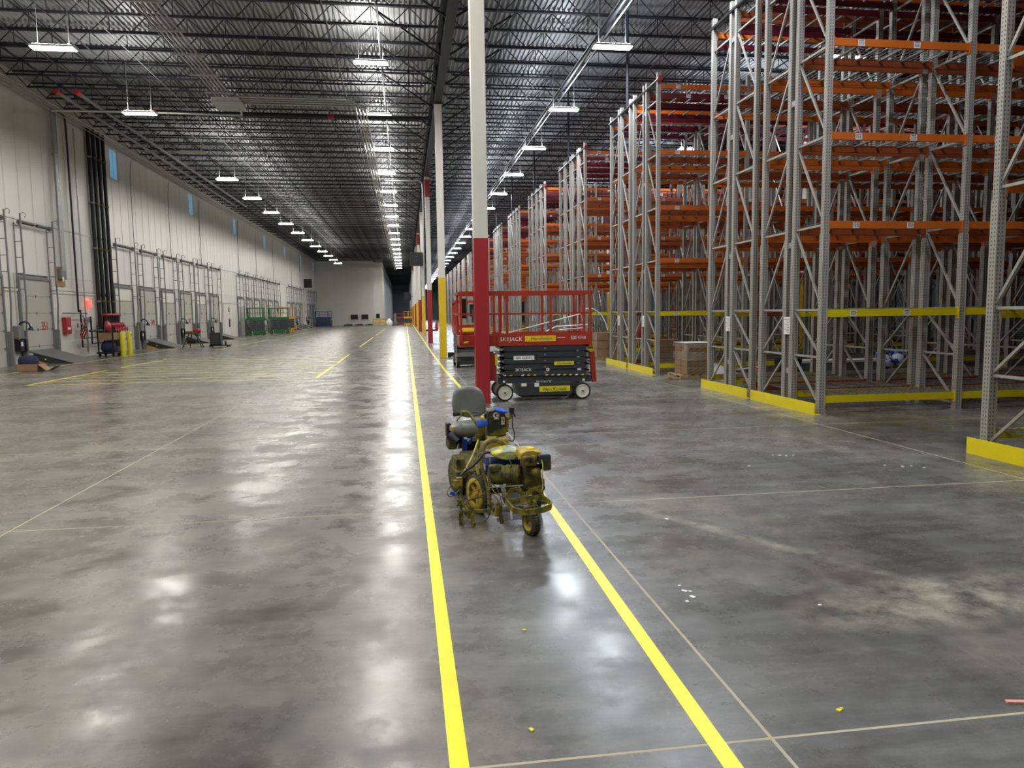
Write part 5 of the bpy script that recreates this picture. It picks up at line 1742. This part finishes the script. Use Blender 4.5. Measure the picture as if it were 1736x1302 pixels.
rb('rust_panel', 865, 800, 898, 880, E0 + 0.1, 0.06, 'rust', bevel=0.01)
rb('engine_sump', 760, 850, 900, 905, E0 + 0.05, 0.2, 'olive', bevel=0.02)
# cradle plates with arched cut-outs
for (xa, xb, Yv) in ((590, 745, 6.02), (745, 900, 6.0)):
    out = []
    n_ = 8
    out.append((xa, 940))
    out.append((xa + 35, 880))
    out.append((xb - 40, 862))
    out.append((xb, 930))
    out.append((xb - 14, 938))
    for k in range(n_ + 1):
        t = k / n_
        xx = xb - 30 - t * (xb - xa - 62)
        out.append((xx, 938 - 46 * math.sin(math.pi * t)))
    P2 = [cp(a, b, Yv) for a, b in out]
    tb(MB().prism([(p.x, p.z) for p in P2], Yv, Yv + 0.012, 'y'), 'engine_cradle', 'olive_pale')
# chassis rails and the looped front bumper
tb(MB().bar(cp(590, 960, 6.0), cp(560, 840, 6.7), 0.04, 0.03).bar((1.12, 6.0, 0.2), (1.1, 6.7, 0.22), 0.04, 0.03).bar((0.7, 6.55, 0.2), (1.15, 6.6, 0.2), 0.04), 'chassis_rail', 'olive')
lo = [(590, 965, 6.0), (612, 1000, 5.86), (650, 1040, 5.76), (720, 1058, 5.72), (800, 1055, 5.70), (900, 1035, 5.70), (950, 1015, 5.72), (958, 990, 5.76), (930, 965, 5.88), (880, 935, 6.0), (800, 948, 6.02), (700, 962, 6.03), (620, 975, 6.02)]
L3 = [cp(*p) for p in lo]
zb = 0.225
ring = MB()
inner, outer = [], []
cxy = sum(L3, Vector()) / len(L3)
for i, p in enumerate(L3):
    d = Vector((cxy.x - p.x, cxy.y - p.y, 0)).normalized() * 0.012
    z = p.z
    ring_pts = [Vector((p.x, p.y, z - 0.03)), Vector((p.x, p.y, z + 0.018)), Vector((p.x + d.x, p.y + d.y, z + 0.018)), Vector((p.x + d.x, p.y + d.y, z - 0.03))]
    outer.append(ring_pts)
ring.loft(outer + [outer[0]], cap=False, smooth=False)
bp_ = tb(ring, 'front_bumper', 'olive_pale')
for (a, b) in ((795, 1042), (880, 1028), (755, 1050)):
    p = cp(a, b, 5.695)
    tb(MB().lathe(p, [(0.008, 0.006), (0.008, 0), (0.004, -0.004)], (0, 1, 0), 8), 'bolt', 'olive_pale', bp_)
hk = cp(815, 980, 5.82)
tb(MB().lathe(hk, [(0.028, -0.035), (0.024, 0.0), (0.02, 0.012), (0.0, 0.014)], (0, 0, 1), 16), 'swivel_cap', 'olive_pale')
# caster
cw = Vector((cp(803, 1160, 5.72).x, 5.78, 0.1))
mwheel(cw, 0.1, 0.072, 0.35, 'tyre', 'tank_yellow', fat=0.66, name='caster_wheel')
ca = Vector((math.cos(0.35), math.sin(0.35), 0))
tb(MB().bar(cw - ca * 0.048, cw - ca * 0.048 + Vector((0, 0.02, 0.13)), 0.03, 0.008, up=ca).bar(cw + ca * 0.048, cw + ca * 0.048 + Vector((0, 0.02, 0.13)), 0.03, 0.008, up=ca).cbox(cw + Vector((0, 0.02, 0.13)), (0.12, 0.06, 0.012), rz=0.35), 'caster_fork', 'olive')
tb(MB().tube([cw + Vector((0, 0.03, 0.13)), cw + Vector((0, 0.03, 0.22))], 0.018, 10), 'caster_stem', 'olive')
# front wheels of the striper
fwc = Vector((cp(378, 950, 6.5).x, 6.52, 0.18))
mwheel(fwc, 0.18, 0.08, 0.42, 'tyre', 'tank_yellow', spokes=5, fat=0.8, name='front_wheel')
mwheel(fwc + Vector((0.52, 0.06, 0)), 0.18, 0.085, YAW, 'tyre', 'tank_yellow', spokes=5, fat=0.8, name='front_wheel')
tb(MB().tube([fwc, fwc + Vector((0.52, 0.06, 0))], 0.015, 10), 'front_axle', 'olive')
# steering column and masts
tb(MB().curve(pts_([(400, 600, 6.45), (405, 700, 6.42), (430, 800, 6.38), (455, 900, 6.32), (462, 990, 6.25), (460, 1080, 6.2)]), 0.015, 12), 'steering_tube', 'olive')
tb(MB().tube(pts_([(468, 640, 6.4), (470, 760, 6.36), (452, 900, 6.3)]), 0.008, 8), 'grey_rod', 'olive_pale')
tb(MB().tube(pts_([(378, 490, 6.75), (330, 620, 6.6), (262, 750, 6.4)]), 0.009, 8), 'yellow_rod', 'rope')
tb(MB().curve(pts_([(470, 590, 6.45), (420, 600, 6.42), (380, 650, 6.38), (330, 700, 6.36), (270, 740, 6.34), (235, 775, 6.3)]), 0.01, 8), 'black_hose', 'black')
tb(MB().curve(pts_([(365, 690, 6.5), (372, 740, 6.5), (385, 775, 6.5), (400, 790, 6.5)]), 0.014, 8), 'pale_hose', 'rope')
# outrigger with spray guns
tb(MB().tube(pts_([(240, 800, 6.22), (240, 1145, 6.18)]), 0.012, 8), 'outrigger_post', 'olive')
tb(MB().bar(cp(225, 1060, 6.15), cp(455, 1050, 6.15), 0.022, 0.03).bar(cp(235, 960, 6.18), cp(300, 1060, 6.15), 0.016).bar(cp(215, 985, 6.18), cp(285, 1000, 6.2), 0.02), 'gun_bar', 'olive_pale')
tb(MB().cbox(cp(210, 830, 6.22), (0.07, 0.06, 0.05), rz=0.4).cbox(cp(225, 800, 6.24), (0.05, 0.05, 0.03), rz=0.2).cbox(cp(205, 850, 6.2), (0.03, 0.04, 0.05), ry=0.5), 'clamp_head', 'olive_pale')
tb(MB().curve(pts_([(170, 800, 6.25), (155, 790, 6.25), (165, 778, 6.25), (185, 782, 6.25), (190, 800, 6.24)]), 0.004, 6), 'wire_loop', 'olive')
tb(MB().cbox(cp(240, 1110, 6.17), (0.035, 0.035, 0.1)).cbox(cp(228, 975, 6.18), (0.05, 0.03, 0.02), ry=0.5).cbox(cp(222, 1000, 6.18), (0.045, 0.03, 0.018), ry=-0.4), 'slide_block', 'olive')
for (x, y, s_, yv) in ((305, 1075, 1.0, 6.08), (525, 1050, 1.15, 6.02)):
    g = tb(MB().cbox(cp(x, y, yv), (0.055 * s_, 0.05, 0.075 * s_), rz=0.4, ry=0.2), 'spray_gun', 'olive_pale')
    tb(MB().cbox(cp(x + 30, y + 50, yv), (0.03, 0.04, 0.09 * s_), ry=-0.25).cbox(cp(x - 22, y - 10, yv), (0.035, 0.04, 0.035)).cbox(cp(x + 14, y - 45, yv), (0.05, 0.03, 0.03), ry=0.6), 'gun_body', 'olive', g)
    tb(MB().tube([cp(x + 25, y + 60, yv - 0.02), cp(x + 35, y + 100, yv - 0.02)], 0.014, 10), 'nozzle', 'olive_pale', g)
    tb(MB().tube([cp(x + 5, y + 60, yv - 0.03), cp(x + 12, y + 85, yv - 0.03)], 0.012, 10), 'filter', 'steel', g)
tb(MB().bar(cp(455, 1000, 6.1), cp(540, 1090, 6.04), 0.02).bar(cp(480, 985, 6.1), cp(520, 1010, 6.05), 0.025), 'gun_arm', 'olive')
tb(MB().tube(pts_([(460, 760, 6.3), (466, 1000, 6.2)]), 0.008, 8), 'support_rod', 'olive')
hs = MB()
for P_ in ([(235, 1010, 6.12), (290, 930, 6.14), (380, 885, 6.2), (440, 890, 6.25)],
           [(240, 1025, 6.1), (310, 960, 6.1), (400, 930, 6.15), (470, 880, 6.25)],
           [(250, 990, 6.12), (340, 955, 6.12), (430, 945, 6.2), (480, 980, 6.2)],
           [(300, 1150, 6.04), (260, 1150, 6.06), (240, 1110, 6.1)],
           [(335, 1150, 6.04), (400, 1140, 6.05), (450, 1110, 6.08), (460, 1080, 6.1)],
           [(470, 830, 6.25), (520, 870, 6.2), (545, 930, 6.15), (560, 990, 6.1)],
           [(470, 800, 6.25), (480, 850, 6.22), (500, 900, 6.18), (560, 940, 6.1), (585, 990, 6.05)],
           [(190, 800, 6.3), (150, 870, 6.5), (130, 910, 6.8), (150, 940, 6.9), (175, 935, 6.9)],
           [(430, 890, 6.3), (500, 930, 6.2), (560, 1000, 6.1)],
           [(330, 830, 6.3), (420, 770, 6.35), (480, 800, 6.3)],
           [(620, 650, 6.3), (640, 690, 6.28), (620, 710, 6.28)],
           [(270, 700, 6.4), (300, 760, 6.4), (340, 780, 6.4)]):
    hs.curve(pts_(P_), 0.0045, 6)
hz = tb(hs, 'thin_hose', 'olive')
hz['kind'] = 'stuff'
tb(MB().tube(pts_([(635, 1045, 5.95), (640, 1115, 5.95)]), 0.008, 8), 'white_rod', 'white')
tb(MB().bar(cp(180, 935, 6.9), cp(232, 880, 6.8), 0.008), 'chrome_rod', 'steel')
tb(MB().cbox(cp(175, 915, 6.9), (0.05, 0.03, 0.03), ry=0.4).cbox(cp(322, 850, 6.6), (0.02, 0.03, 0.05)), 'blue_clip', 'tape')
tb(MB().curve(pts_([(360, 450, 6.85), (372, 520, 6.85), (368, 560, 6.85), (380, 620, 6.8)]), 0.012, 8).cbox(cp(350, 485, 6.85), (0.04, 0.04, 0.03)), 'steering_link', 'olive_pale')
tb(MB().curve(pts_([(300, 300, 6.98), (340, 275, 6.97), (390, 282, 6.9), (425, 310, 6.8)]), 0.004, 6), 'brake_cable', 'black')
tb(MB().lathe(cp(432, 300, 6.85), [(0.012, -0.02), (0.016, 0.0), (0.008, 0.02)], (0, 0, 1), 10).tube([cp(432, 300, 6.85), cp(425, 400, 6.85)], 0.007, 6), 'lever_knob', 'black')
